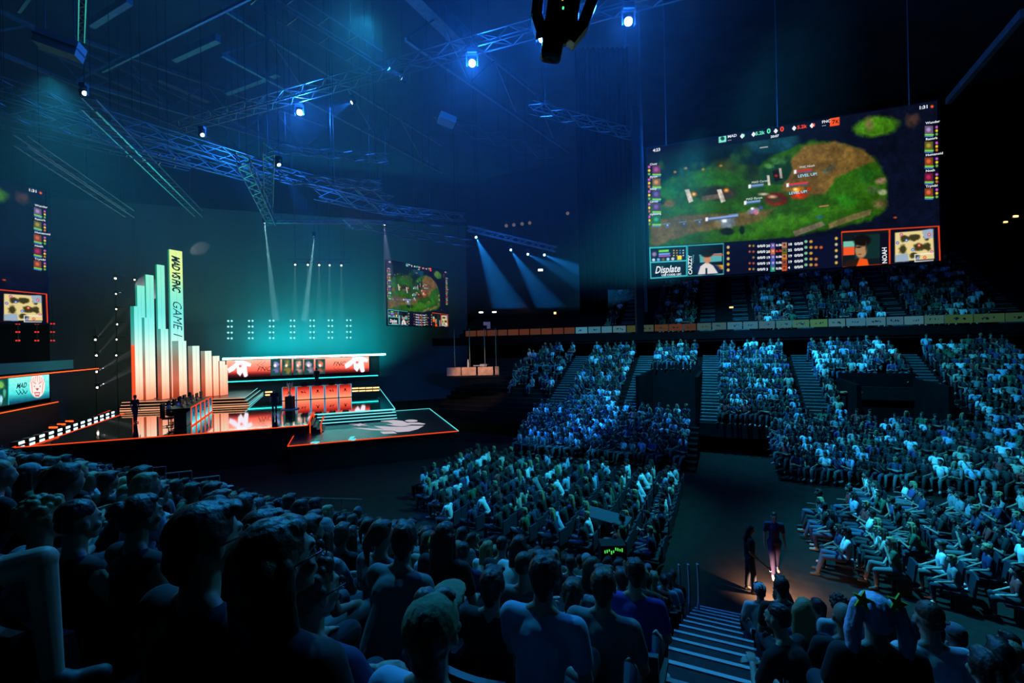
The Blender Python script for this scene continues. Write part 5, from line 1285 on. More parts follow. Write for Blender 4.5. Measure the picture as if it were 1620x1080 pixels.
def person_prims(pose, yaw=0.0, pitch=0.0, hi=False):
    P = POSES[pose]; ln = P['lean']
    hip = Vector((0, 0, .56)); chest = Vector((0, ln * .75, .88)); nb = Vector((0, ln + .0, 1.07)); hd = Vector((0, ln * 1.08 + .035, 1.225))
    sh = [Vector((-.185, ln * .95, 1.005)), Vector((.185, ln * .95, 1.005))]
    el = [Vector(q) for q in P['el']]; ha = [Vector(q) for q in P['ha']]; kn = [Vector(q) for q in P['kn']]; an = [Vector(q) for q in P['an']]
    hj = [Vector((-.095, .03, .535)), Vector((.095, .03, .535))]
    b = Prims(); s = Prims(); s0 = Prims(); t = Prims(); f = Prims(); so = Prims()
    b.e(hip, (.155, .11, .11)).c(hip + Vector((0, 0, .03)), chest, .105, .12).e(chest + Vector((0, 0, .02)), (.155, .10, .14)).c(sh[0] + Vector((.03, 0, 0)), sh[1] - Vector((.03, 0, 0)), .052)
    b.c(nb - Vector((0, 0, .05)), hd + Vector((0, -.02, -.06)), .058, .053).c(nb + Vector((-.11, 0, -.04)), nb + Vector((.0, 0, .02)), .03, .04).c(nb + Vector((.11, 0, -.04)), nb + Vector((.0, 0, .02)), .03, .04)
    M = Matrix.Translation(hd) @ Matrix.Rotation(yaw, 4, 'Z') @ Matrix.Rotation(pitch, 4, 'X')
    b += head_prims(M)
    s.e(hip + Vector((0, .0, .02)), (.175, .13, .12)).c(hip + Vector((0, 0, .05)), chest, .128, .142).e(chest + Vector((0, 0, .02)), (.182, .122, .155)).c(sh[0] + Vector((.02, 0, 0)), sh[1] - Vector((.02, 0, 0)), .066)
    s.c(nb + Vector((-.12, 0, -.045)), nb + Vector((0, 0, -.03)), .045, .05).c(nb + Vector((.12, 0, -.045)), nb + Vector((0, 0, -.03)), .045, .05)
    s0 += s
    for i in (0, 1):
        b.c(sh[i], el[i], .046, .038); w = el[i].lerp(ha[i], .94); b.c(el[i], w, .039, .026)
        s.c(sh[i], sh[i].lerp(el[i], .62), .068, .062)
        b.c(hj[i], kn[i], .085, .058); b.c(kn[i], an[i], .054, .038)
        so.c(hj[i], hj[i].lerp(kn[i], .62), .102, .088)
        t.c(hj[i], kn[i], .100, .072); t.c(kn[i], an[i] + Vector((0, 0, .06)), .068, .056)
        toe = an[i] + Vector(((-1 if i == 0 else 1) * .03, .15, -.06)); f.c(an[i] + Vector((0, -.03, -.055)), toe, .045, .04).c(an[i] + Vector((0, 0, -.02)), an[i] + Vector((0, .05, -.045)), .045, .042)
        if hi:
            d = (ha[i] - el[i]).normalized(); hand(b, w, d, Vector((0, .35, -1)) if pose != 'chin' or i else Vector((1, 0, .2)), curl=.45, side=(1 if i == 0 else -1))
        else: b.c(w, w + (ha[i] - el[i]).normalized() * .13, .034, .026)
    t.e(hip - Vector((0, 0, .02)), (.172, .13, .10)); so.e(hip - Vector((0, 0, .02)), (.172, .13, .10))
    return dict(body=b, shirt=s, vest=s0, trousers=t, shorts=so, shoes=f, M=M, hd=hd)

SKIN = [mat('skin_light', (.42, .27, .21), .55), mat('skin_mid', (.3, .18, .13), .55), mat('skin_dark', (.12, .07, .05), .5)]
HAIRM = {'dark': mat('hair_dark', (.012, .010, .010), .5, bump=.35, bscale=45), 'brown': mat('hair_brown', (.06, .035, .02), .5, bump=.35, bscale=45), 'blond': mat('hair_blond', (.34, .25, .12), .5, bump=.35, bscale=45), 'blue': mat('hair_blue', (.62, .64, .95), .4, bump=.35, bscale=40)}
SHIRT = {'white': mat('cloth_white', (.72, .74, .76), .85, bump=.25, bscale=9), 'black': mat('cloth_black', (.012, .012, .014), .85, bump=.25, bscale=9), 'navy': mat('cloth_navy', (.015, .02, .09), .85, bump=.25, bscale=9), 'grey': mat('cloth_grey', (.2, .21, .22), .85, bump=.25, bscale=9),
         'pale blue': mat('cloth_paleblue', (.3, .45, .62), .85, bump=.25, bscale=9), 'dark green': mat('cloth_green', (.03, .1, .05), .85, bump=.25, bscale=9), 'red': mat('cloth_red', (.3, .03, .03), .85, bump=.25, bscale=9), 'purple': mat('cloth_purple', (.12, .05, .35), .85, bump=.25, bscale=9),
         'patterned': mat('cloth_pattern', (.25, .25, .28), .85, vary=1.0, bscale=14), 'beige': mat('cloth_beige', (.45, .4, .32), .85, bump=.25, bscale=9)}
M_JEAN = mat('trousers_dark', (.02, .025, .04), .85); M_SHORT = mat('trousers_pale', (.14, .14, .14), .85); M_SHOE = mat('shoe_pale', (.6, .58, .55), .6); M_SHOED = mat('shoe_dark', (.03, .03, .03), .6)
M_GLASSES = mat('spectacle_frame', (.02, .02, .02), .25, .5)
PM = {}
def part_mesh(key, fn):
    if key not in PM: PM[key] = fn()
    return PM[key]
def strand(co):
    return .0014 * math.sin(co.x * 150 + 5 * noise.noise(co * 12)) + .0012 * noise.noise(co * 40)
def build_person(name, P, face_dir, label, pose='rest', yaw=0.0, pitch=0.0, hair='short', hairc='dark', shirt='black', skin=0, cap=None, lod='mid', group=None, trousers=None, glasses=False, vest=False, scale=1.0):
    yq = round(yaw / .25) * .25 if lod == 'mid' else yaw; hi = lod == 'hi'
    k = (pose, round(yq, 3), round(pitch, 2), lod)
    pr = part_mesh(('prims',) + k, lambda: person_prims(pose, yq, pitch, hi))
    vx = (.0075, .011, .006) if hi else (.022, .028, .014)
    kp = 1.0 if hi else .75
    ang = math.atan2(face_dir.y, face_dir.x) - math.pi / 2
    me = part_mesh(('body',) + k, lambda: remesh('person', pr['body'], vx[0] if hi else .017, 1, 1 if hi else .4))
    if not me.materials: me.materials.append(SKIN[0])
    o = bpy.data.objects.new('person', me); COL.objects.link(o); o.location = P; o.rotation_euler = (0, 0, ang); o.scale = (scale,) * 3
    o.material_slots[0].link = 'OBJECT'; o.material_slots[0].material = SKIN[skin]
    tag(o, label, 'person', group)
    def child(nm, key, fn, m):
        me = part_mesh(key, fn)
        if not me.materials: me.materials.append(m)
        c = bpy.data.objects.new(nm, me); COL.objects.link(c); c.parent = o
        c.material_slots[0].link = 'OBJECT'; c.material_slots[0].material = m; return c
    gm = 'vest' if vest else 'shirt'
    child('shirt', (gm,) + (k[0], 0, 0, lod), lambda: remesh('shirt', pr[gm], vx[1], 3, kp), SHIRT[shirt])
    if trousers is SKIN[0]:
        child('shorts', ('shorts', pose, lod), lambda: remesh('shorts', pr['shorts'], vx[1] * 1.1, 3, kp), M_JEAN)
    else: child('trousers', ('trousers', pose, lod), lambda: remesh('trousers', pr['trousers'], vx[1] * 1.1, 3, kp), trousers or M_JEAN)
    child('shoes', ('shoes', pose, lod), lambda: remesh('shoes', pr['shoes'], vx[1], 2, kp), M_SHOE if (skin + len(label)) % 2 else M_SHOED)
    if hair: child('hair', ('hair', hair) + k, lambda: remesh('hair', hair_prims(pr['M'], hair), vx[2], 1, 1 if hi else .5, disp=strand if hi else None), HAIRM[hairc])
    if cap:
        bk, cm = cap
        child('cap', ('cap', bk) + k, lambda: remesh('cap', cap_prims(pr['M'], bk), .0045 if hi else .01, 1), cm)
    if glasses:
        b = MB(); M = pr['M']
        for s in (-1, 1):
            c0 = Vector((s * .032, .104, .004))
            for q in range(14):
                a0, a1 = q * math.pi / 7, (q + 1) * math.pi / 7
                b.bar(M @ (c0 + Vector((.027 * math.cos(a0), 0, .022 * math.sin(a0)))), M @ (c0 + Vector((.027 * math.cos(a1), 0, .022 * math.sin(a1)))), .004)
            b.bar(M @ Vector((s * .06, .102, .01)), M @ Vector((s * .083, 0, .012)), .004)
        b.bar(M @ Vector((-.006, .106, .008)), M @ Vector((.006, .106, .008)), .004)
        b.build('glasses', M_GLASSES, o)
    return o

def seat_mesh_parts():
    a = MB(); a.box((0, .03, .42), (.46, .44, .07)); b = MB()
    n = 8
    for i in range(n):
        x0 = -.23 + .46 * i / n; x1 = x0 + .46 / n; y = lambda x: -.27 - .03 * (1 - (x / .23) ** 2)
        b.add([(x0, y(x0), .40), (x1, y(x1), .40), (x1, y(x1) - .06, .86), (x0, y(x0) - .06, .86), (x0, y(x0) - .05, .40), (x1, y(x1) - .05, .40), (x1, y(x1) - .11, .86), (x0, y(x0) - .11, .86)], [(0, 1, 2, 3), (7, 6, 5, 4), (3, 2, 6, 7), (0, 4, 5, 1), (1, 5, 6, 2), (0, 3, 7, 4)])
    c = MB()
    for s in (-1, 1): c.box((s * .2, -.1, .2), (.04, .3, .4))
    return a.mesh('seat_pan', [M_SEAT]), b.mesh('backrest', [M_SEAT]), c.mesh('support', [M_BLACK])
SEATM = seat_mesh_parts()
def arena_seat(P, d, label, group):
    t = empty('arena_seat', P, math.atan2(d.y, d.x) - math.pi / 2); tag(t, label, 'seat', group)
    for nm, me in zip(('seat_pan', 'backrest', 'support'), SEATM): link(nm, me, None, t)
    return t

# ---- where everybody sits
RND = random.Random(4)
LOOK = DV.copy()
def rotz(d, a): return Vector((d.x * math.cos(a) - d.y * math.sin(a), d.x * math.sin(a) + d.y * math.cos(a), 0))
crowd = []                               # (P, facing, section, hero settings or None)
heroes = []
taken = []
def hero(px, row, label, v_override=None, dw=0.0, face=None, **k):
    w = near_w(row) + dw; a, _ = ray(px, 900)
    d = w / (DV.x * a + DV.y); P = Vector((a * d, d, 0)); P.z = max(.12, near_z(near_w(row)))
    taken.append((P.dot(RV), near_w(row))); heroes.append((P, face or DV, label, k))
CAPM = lambda n, c, **k: mat('cap_' + n, c, .8, bump=.3, bscale=30, **k)
# row numbers rise away from the camera
hero(300, 1, 'person in profile with round glasses and dark hair, largest head at the lower left', dw=.05, hair='short', glasses=True, yaw=-.12, shirt='black', pose='rest')
hero(415, 1, 'long-haired person with glasses at the bottom edge, right of the round-glasses profile', dw=.05, hair='long', hairc='brown', glasses=True, yaw=-.3, pitch=.1, shirt='black', pose='rest')
hero(506, 2, 'curly-haired person with glasses at lower centre left, dark scarf collar', dw=-.2, hair='curly', hairc='brown', glasses=True, yaw=-.2, shirt='navy', pose='fold')
hero(694, 2, 'person in an olive peaked cap tilted up, pale shirt, bottom centre', dw=-.22, hair='short', hairc='brown', cap=(False, CAPM('olive', (.22, .24, .13))), yaw=.1, pitch=.3, shirt='pale blue', pose='fold')
hero(848, 3, 'person in a pale blue t-shirt seen from behind, bottom centre right', hair='short', shirt='pale blue', yaw=.2, pose='chin', v_override=1)
hero(951, 4, 'broad person in a grey t-shirt with ruffled short hair beside the stairs', hair='short', hairc='brown', shirt='grey', yaw=.1, pose='rest')
hero(592, 3, 'person in a light grey t-shirt with a dark bag strap and thick dark hair', dw=-.1, hair='short', shirt='grey', yaw=.35, pose='lean')
hero(402, 2, 'glasses wearer with short hair between the cap row and the round-glasses profile', dw=.0, hair='short', glasses=True, yaw=-.1, shirt='black', pose='rest')
hero(207, 2, 'person with sleek tied-back hair and bare shoulders, lower left', dw=-.1, hair='bun', hairc='dark', yaw=0, shirt='black', vest=True, pose='rest', skin=1)
hero(139, 2, 'close-cropped person in a sleeveless top showing bare shoulders, left', dw=-.2, hair='fade', hairc='dark', yaw=.05, shirt='black', vest=True, pose='fold')
hero(52, 2, 'blond curly-haired person in a dark patterned shirt near the left edge', dw=-.35, hair='curly', hairc='blond', yaw=.0, shirt='patterned', pose='rest')
hero(300, 3, 'person in a white cap worn backwards and a light t-shirt', dw=-.25, hair='short', cap=(True, CAPM('white', (.6, .62, .66))), yaw=0, shirt='white', pose='rest')
hero(376, 3, 'dark-haired person just right of the backwards white cap', dw=.1, hair='short', yaw=.1, shirt='black', pose='rest')
hero(688, 5, 'person in a bright yellow-green hat with dark sunglasses on top', hair='short', cap=(True, CAPM('lime', (.25, .5, .05))), yaw=.3, shirt='white', pose='rest')
hero(783, 4, 'person with smooth dark hair and a pale earpiece right of the olive cap', dw=-.2, hair='short', yaw=.1, shirt='black', pose='fold')
hero(1003, 5, 'person in a purple-blue shirt looking at a phone next to the stairs', hair='short', yaw=.2, pitch=-.4, shirt='purple', pose='rest', dw=.2)
hero(902, 5, 'person in a white shirt between the pale blue and grey t-shirts', hair='tail', hairc='brown', yaw=.1, shirt='white', pose='rest', dw=-.3)
hero(700, 4, 'dark-haired person just behind the raised cap brim', hair='long', yaw=.1, shirt='black', pose='rest', dw=.25)
fk = rotz(DV, -.75); kn_ = at_d(38, 958, 1.8); hp = kn_ - fk * .47
heroes.append((Vector((hp.x, hp.y, near_z(near_w(0)))), fk, 'person cut off by the left edge, two bare knees pointing right', dict(hair='short', shirt='black', pose='cross', trousers=SKIN[0])))
taken.append((hp.dot(RV), near_w(0)))
# right of the stairs: they face the stage
SF = rotz(DV, .95); SB = rotz(DV, .2)
def hero_r(px, py, dist, label, **k):
    a, c = ray(px, py); P = Vector((a * dist, dist, 0)); w = P.dot(DV); r_ = max(1, round((w - .05) / .72)); P.z = EYE + c * dist - 1.225; face = k.pop('face', SB)
    zt = near_zr(near_w(r_)); P.z = zt if abs(P.z - zt) < .35 else P.z
    taken.append((P.dot(RV), near_w(r_))); heroes.append((P, face, label, k))
hero_r(1392, 1046, 2.6, 'person with long blue-violet hair in two buns tied with yellow-green star clips', hair='pigtails', hairc='blue', shirt='black', pose='rest')
hero_r(1340, 1004, 3.7, 'bald person whose bare head shows behind the blue-violet hair', hair=None, shirt='black', pose='rest', skin=1)
hero_r(1290, 998, 3.5, 'person in a black jersey with white sleeve lettering, bare knee towards the stairs', hair='fade', shirt='black', pose='lean', trousers=SKIN[0], face=SF)
hero_r(1478, 1022, 3.1, 'short-haired person right of the blue-violet hair in a white-collared top', hair='fade', hairc='brown', shirt='white', pose='rest')
hero_r(1553, 1030, 2.7, 'dark-haired person near the lower right corner in a black and white top', hair='tail', shirt='navy', pose='fold')
hero_r(1607, 1010, 4.2, 'cropped-haired person at the right edge of the photo with a pale head', hair='fade', hairc='blond', shirt='grey', pose='rest')
hero_r(1250, 975, 5.2, 'person in a dark top holding a phone beside the top of the lit stairs', hair='short', shirt='black', pose='lean')
hero_r(1204, 945, 7.2, 'person in a white cap with headphones at the top of the lit stairs', hair='short', cap=(False, CAPM('white', (.6, .62, .66))), shirt='white', pose='rest')
hero_r(1238, 944, 6.9, 'person with dark bushy hair next to the white cap by the stairs', hair='curly', shirt='black', pose='chin')
hero_r(1330, 958, 5.6, 'person with a white face covering behind the bald head', hair='curly', shirt='white', pose='rest')
hero_r(1405, 985, 4.6, 'person with tousled brown hair beyond the blue-violet hair', hair='curly', hairc='brown', shirt='black', pose='rest')
def free(v, w):
    return all(abs(v - a) > .46 or abs(w - c) > .5 for a, c in taken)
near_names = ['first', 'second', 'third', 'fourth', 'fifth', 'sixth', 'seventh', 'eighth', 'ninth', 'tenth', 'eleventh', 'twelfth', 'thirteenth', 'fourteenth', 'fifteenth', 'sixteenth']
for i in range(2, 15):
    w = near_w(i); v = -1.06 - (0.0 if i < 5 else RND.random() * .1)
    while v > -26:
        vmax = -24 if w < 9 else -14
        if v > vmax and free(v, w) and RND.random() < .93: crowd.append((G(v, w + RND.uniform(-.04, .04), max(.12, near_z(w))), rotz(DV, RND.uniform(-.1, .1)), near_names[i - 1] + ' near row', 0))
        v -= .53
    if 6 <= i <= 12:
        v = .66
        while v < 10:
            if free(v, w) and RND.random() < .8 and v < 2.5 + (12 - i) * 1.3: crowd.append((G(v, w, max(.12, near_zr(w))), rotz(SB, RND.uniform(-.15, .35)), near_names[i - 1] + ' row rightward', 0))
            v += .55
FL = Vector((-RV.x, -RV.y, 0))
for i in range(11):                       # centre floor block: faces the stage
    for j in range(15):
        v = -2.0 - .98 * i; w = 13.5 + .52 * j + RND.uniform(-.05, .05)
        if (v < -9.5 and w < 14.0 + (-v - 9.5) * .5): continue
        if RND.random() < .93: crowd.append((G(v, w, 0.0), rotz(FL, RND.uniform(-.25, .1)), 'centre floor block', 1))
for i in range(20):
    for j in range(15):
        v = 2.9 + 1.04 * i; w = 15.1 - min(1.8, .24 * i) + .59 * j + RND.uniform(-.06, .06)
        if w > 21.8 or (w > 19.8 and RND.random() < .35): continue
        if RND.random() < .84: crowd.append((G(v, w, 0.0), rotz(FL, RND.uniform(-.3, .15)), 'right floor block', 1))
for v0, v1, nm in ((-11.0, -1.7, 'low tier in front of the left dark entrance'), (2.5, 24, 'low tier right of the walkway')):
    for r_ in range(8):
        w = 24.45 + r_ * .51; z = .05 + (EYE - 5.1) * (r_ + .5) / 8
        v = v0
        while v < v1:
            if RND.random() < .9: crowd.append((G(v, w, z), rotz(-DV, RND.uniform(-.9, -.3)), nm, 2))
            v += .5
for r_ in range(14):
    w = 28.9 + r_ * (8.6 / 14); z = EYE - 5.1 + 3.75 * (r_ + .5) / 14
    v = -19
    while v < 27:
        ok = all(abs(v - a) > .75 for a in AIS) and all(not (h0 - .3 < v < h1 + .3 and k0 <= w <= k1 + .3) for h0, h1, k0, k1 in VOMS)
        dens = .93 if v > -10.5 else .45
        if v < -15: dens = 0
        if v < -10.7 and r_ < 4: dens = 0
        if ok and RND.random() < dens: crowd.append((G(v, w, z), rotz(-DV, RND.uniform(-.7, -.1)), 'lower far stand', 3))
        v += .5
UA = [-7.6, -1.2, 1.2, 5.3, 10.7, 16.4]
for r_ in range(17):
    w = 38.7 + r_ * (11.6 / 17); z = EYE + .25 + 6.95 * (r_ + .5) / 17
    v = -9
    while v < 17:
        if all(abs(v - a) > (.95 if a > 10 else .75) for a in UA) and not (-.6 < v < .6) and not (-7 < v < -5) and RND.random() < (.8 if v > -4 else .4): crowd.append((G(v, w, z), rotz(-DV, RND.uniform(-.6, 0)), 'upper far stand', 4))
        v += .52
# the 300 that show largest are built as individuals, the rest as one crowd
vis = []
for c in crowd:
    q = project(c[0] + Vector((0, 0, 1.0)))
    if q and -40 < q[0] < 1660 and -40 < q[1] < 1120: vis.append((c[0].y, c))
vis.sort(key=lambda x: x[0])
NI = 300 - len(heroes) - 12
indiv = [c for _, c in vis[:NI]]; rest = [c for _, c in vis[NI:]]
for P, fd, lb, k in heroes:
    k.pop('v_override', None); k.setdefault('lod', 'hi'); build_person('person', P, fd, lb, **k)
hk = ['short', 'short', 'curly', 'long', 'tail', 'fade', 'bun', 'short', 'long']; hcol = ['dark', 'dark', 'brown', 'brown', 'blond']
sk = ['black', 'white', 'navy', 'grey', 'pale blue', 'black', 'white', 'patterned', 'dark green', 'black', 'beige', 'red']
hn = {'short': 'short', 'curly': 'curly', 'long': 'long', 'tail': 'tied-back', 'fade': 'cropped', 'bun': 'bunned'}
posture = {'rest': 'hands on thighs', 'lean': 'leaning forward', 'chin': 'hand on chin', 'fold': 'arms folded'}
for i, (P, fd, sec, kind) in enumerate(indiv):
    r = random.Random(i * 13 + 5); pose = r.choice(['rest', 'rest', 'fold', 'lean', 'chin']); h = r.choice(hk); hc = r.choice(hcol); sh = r.choice(sk)
    if kind == 1 and r.random() < .5: sh = r.choice(['white', 'pale blue', 'white', 'grey'])
    y = r.choice([-.25, 0, .25]) 
    cp = None
    if r.random() < .07: cp = (r.random() < .4, CAPM('grey', (.3, .32, .34)))
    lb = 'person in a %s top with %s %s hair, %s, %s' % (sh, hn[h], hc, posture[pose], sec)
    build_person('person', P, fd, lb, pose=pose, yaw=y, hair=h, hairc=hc, shirt=sh, skin=r.choice([0, 0, 0, 1, 1, 2]), cap=cp, group='people, ' + sec, lod='mid', trousers=r.choice([M_JEAN, M_JEAN, M_SHORT]), scale=r.uniform(.94, 1.04))
# seats under the individuals of the near stand (floor seats too), the others as one object
cnt = 0
for (P, fd, lb, k) in heroes:
    arena_seat(P, fd, 'dark seat under the ' + ' '.join(lb.split()[:9]).rstrip(','), 'dark seats of the near stand'); cnt += 1
for i, (P, fd, sec, kind) in enumerate(indiv):
    arena_seat(P, fd, 'dark seat under a spectator, ' + sec, 'dark seats, ' + sec)

# ---- crowd as one object
def lowpoly(pose, hair, yaw, simple):
    pr = person_prims(pose, yaw); seg = (6, 1, 7, 4) if simple else (8, 2, 9, 6)
    V = []; F = []; C = []
    body = Prims([q for i, q in enumerate(pr['body']) if not (q[0] == 'e' and max(q[2]) < .035)]) if simple else pr['body']
    for cls, p in ((0, body), (1, pr['shirt']), (2, pr['trousers']), (3, hair_prims(pr['M'], hair) if hair != 'curly' else hair_prims(pr['M'], 'short')), (4, pr['shoes'])):
        v, f = p.raw(seg); b = len(V); V += v; F += [tuple(b + i for i in x) for x in f]; C += [cls] * len(v)
    me = bpy.data.meshes.new('lp'); me.from_pydata([tuple(v) for v in V], [], F); bm = bmesh.new(); bm.from_mesh(me); bmesh.ops.triangulate(bm, faces=bm.faces); bm.to_mesh(me); bm.free()
    Vn = np.array(V, np.float32); T_ = np.empty(len(me.polygons) * 3, np.int32); me.loops.foreach_get('vertex_index', T_); bpy.data.meshes.remove(me)
    return Vn, T_.reshape(-1, 3), np.array(C)
LP = {}
for simple in (0, 1):
    for pose in POSES:
        for h, y in (('short', -.3), ('long', .2), ('short', .25)): LP.setdefault(simple, []).append(lowpoly(pose, h, y, simple))
pal_sh = [(.72, .74, .76)] * 3 + [(.3, .45, .62)] * 2 + [(.012, .012, .014)] * 8 + [(.02, .03, .08)] * 2 + [(.2, .21, .22)] * 2 + [(.03, .1, .05), (.3, .03, .03), (.08, .05, .16), (.45, .4, .32)]
pal_sk = [(.36, .23, .18), (.32, .2, .14), (.25, .15, .11), (.1, .06, .045)]; pal_tr = [(.02, .025, .04), (.02, .02, .02), (.12, .12, .12), (.05, .07, .12)]; pal_ha = [(.012, .01, .01)] * 3 + [(.06, .035, .02), (.34, .25, .12)]
def crowd_object(people, name, label):
    VV = []; TT = []; CC = []; off = 0
    for i, (P, fd, sec, kind) in enumerate(people):
        r = random.Random(i * 7 + 1); V, T_, C = r.choice(LP[1 if kind > 1 else 0]); a = math.atan2(fd.y, fd.x) - math.pi / 2; c, s = math.cos(a), math.sin(a); k = r.uniform(.93, 1.05)
        R = np.array([[c, s, 0], [-s, c, 0], [0, 0, 1]], np.float32); VV.append((V * k) @ R + np.array(P, np.float32)); TT.append(T_ + off); off += len(V)
        pal = np.array([r.choice(pal_sk), r.choice(pal_sh), r.choice(pal_tr), r.choice(pal_ha), r.choice([(.3, .29, .27), (.03, .03, .03), (.03, .03, .03)])], np.float32); CC.append(pal[C])
    V = np.concatenate(VV); T_ = np.concatenate(TT); C = np.concatenate(CC); me = bpy.data.meshes.new(name)
    me.vertices.add(len(V)); me.vertices.foreach_set('co', V.ravel()); me.loops.add(T_.size); me.loops.foreach_set('vertex_index', T_.ravel().astype(np.int32))
    me.polygons.add(len(T_)); me.polygons.foreach_set('loop_start', np.arange(0, T_.size, 3, dtype=np.int32)); me.polygons.foreach_set('use_smooth', np.ones(len(T_), bool)); me.update(calc_edges=True)
    ca = me.color_attributes.new('hue', 'FLOAT_COLOR', 'POINT'); L = np.ones((len(V), 4), np.float32); L[:, :3] = C; ca.data.foreach_set('color', L.ravel())
    o = link(name, me, attr_mat('crowd_cloth', False)); tag(o, label, 'crowd', kind='stuff'); return o
crowd_object(rest, 'crowd', 'hundreds of seated spectators filling the floor blocks and the far stands')
b = MB()
for (P, fd, sec, kind) in rest:
    if kind in (1, 0):
        R = Matrix.Rotation(math.atan2(fd.y, fd.x) - math.pi / 2, 3, 'Z'); b.box(P + R @ Vector((0, -.3, .62)), (.44, .05, .46), R); b.box(P + R @ Vector((0, .02, .42)), (.44, .42, .06), R)
tag(b.build('seat_rows', M_SEAT), 'rows of dark seats under the more distant spectators', 'seats', kind='stuff')

# ---- standing figures
def stander(P, fd, label, top='black', step=0.0, arms=((-.25, .05, .85), (.25, .05, .85)), hair='short', hairc='dark', skin=0, shoes=None, trousers=None, lod='hi', sc=1.0, group=None):
    b = Prims(); s = Prims(); t = Prims(); f = Prims(); hip = Vector((0, 0, .95)); ch = Vector((0, .0, 1.28)); nb = Vector((0, 0, 1.47)); hd = Vector((0, .03, 1.625))
    b.e(hip, (.15, .11, .11)).c(hip, ch, .1, .12).e(ch + Vector((0, 0, .02)), (.155, .1, .14)).c((-.155, 0, 1.41), (.155, 0, 1.41), .052).c(nb - Vector((0, 0, .05)), hd - Vector((0, .02, .06)), .057, .052)
    M = Matrix.Translation(hd) @ Matrix.Rotation(-.15, 4, 'X'); b += head_prims(M)
    s.e(hip + Vector((0, 0, .0)), (.17, .13, .12)).c(hip, ch, .125, .14).e(ch + Vector((0, 0, .02)), (.18, .12, .155)).c((-.165, 0, 1.41), (.165, 0, 1.41), .066)
    t.e(hip - Vector((0, 0, .02)), (.165, .13, .1))
    for i, sg in enumerate((-1, 1)):
        sh = Vector((sg * .185, 0, 1.41)); e = Vector((sg * .235, -.02, 1.13)); h = Vector(arms[i]) if abs(arms[i][2] - .85) > .01 else Vector((sg * .25, .06, .87))
        b.c(sh, e, .046, .038).c(e, e.lerp(h, .95), .038, .026); s.c(sh, sh.lerp(e, .7), .067, .058); hand(b, e.lerp(h, .95), (h - e), (-sg, 0, 0), curl=.6, side=sg)
        st = step * sg; k = Vector((sg * .09, st * .5 + .04 * (sg > 0), .52)); a = Vector((sg * .09, st, .09)); b.c((sg * .09, 0, .92), k, .085, .058).c(k, a, .054, .038)
        t.c((sg * .09, 0, .92), k, .1, .072).c(k, a + Vector((0, 0, .05)), .068, .056); f.c(a + Vector((0, -.03, -.045)), a + Vector((sg * .02, .16, -.05)), .042, .038).c(a, a + Vector((0, .05, -.03)), .045, .042)
    hi = lod == 'hi'; vx = .009 if hi else .022
    o = bpy.data.objects.new('person', remesh('person', b, vx, 1)); COL.objects.link(o); o.data.materials.append(SKIN[skin]); o.location = P; o.rotation_euler = (0, 0, math.atan2(fd[1], fd[0]) - math.pi / 2); o.scale = (sc,) * 3; tag(o, label, 'person', group)
    for nm, pr, m in (('shirt', s, SHIRT[top]), ('trousers', t, trousers or M_JEAN), ('shoes', f, shoes or M_SHOED)): link(nm, remesh(nm, pr, vx * 1.4, 2), m, o)
    if hair: link('hair', remesh('hair', hair_prims(M, hair), vx, 1), HAIRM[hairc], o)
    return o
wk = at_z(1226, 908, 0); stander(wk, (-.35, -1.0), 'person in dark clothes and pale shoes striding down the walkway, nearer the right seats', 'navy', .26, shoes=M_SHOE, hair='fade', arms=((-.25, .12, .86), (.27, .02, .85)), trousers=mat('trousers_violet', (.06, .05, .14), .8))
tc = at_z(1187, 936, 0); stander(tc, (.95, -.3), 'person in black pointing a lit torch at the walkway floor, seen as a silhouette', 'black', .06, hair='long', arms=((-.25, .05, .85), (.2, .36, .80)))
ft = Vector((.95, -.3, 0)).normalized(); side = Vector((ft.y, -ft.x, 0)); TPOS = tc + ft * .44 + side * .2 + Vector((0, 0, .74))
t = empty('torch', TPOS); tag(t, 'small lit torch held by the black-clad person on the walkway', 'torch')
dn = (Vector((.25, .25, -1))).normalized(); b = MB(); b.tube(-dn * .1, dn * .04, .018, .02); b.build('barrel', M_BLACK, t); b = MB(); b.tube(dn * .04, dn * .05, .022, .022); b.build('bulb', emis('torch_white', (1, .85, .7), 12, False), t)
spot('torch_light', TPOS + dn * .07, TPOS + dn, 560, (1, .52, .3), 150, .7, .03)
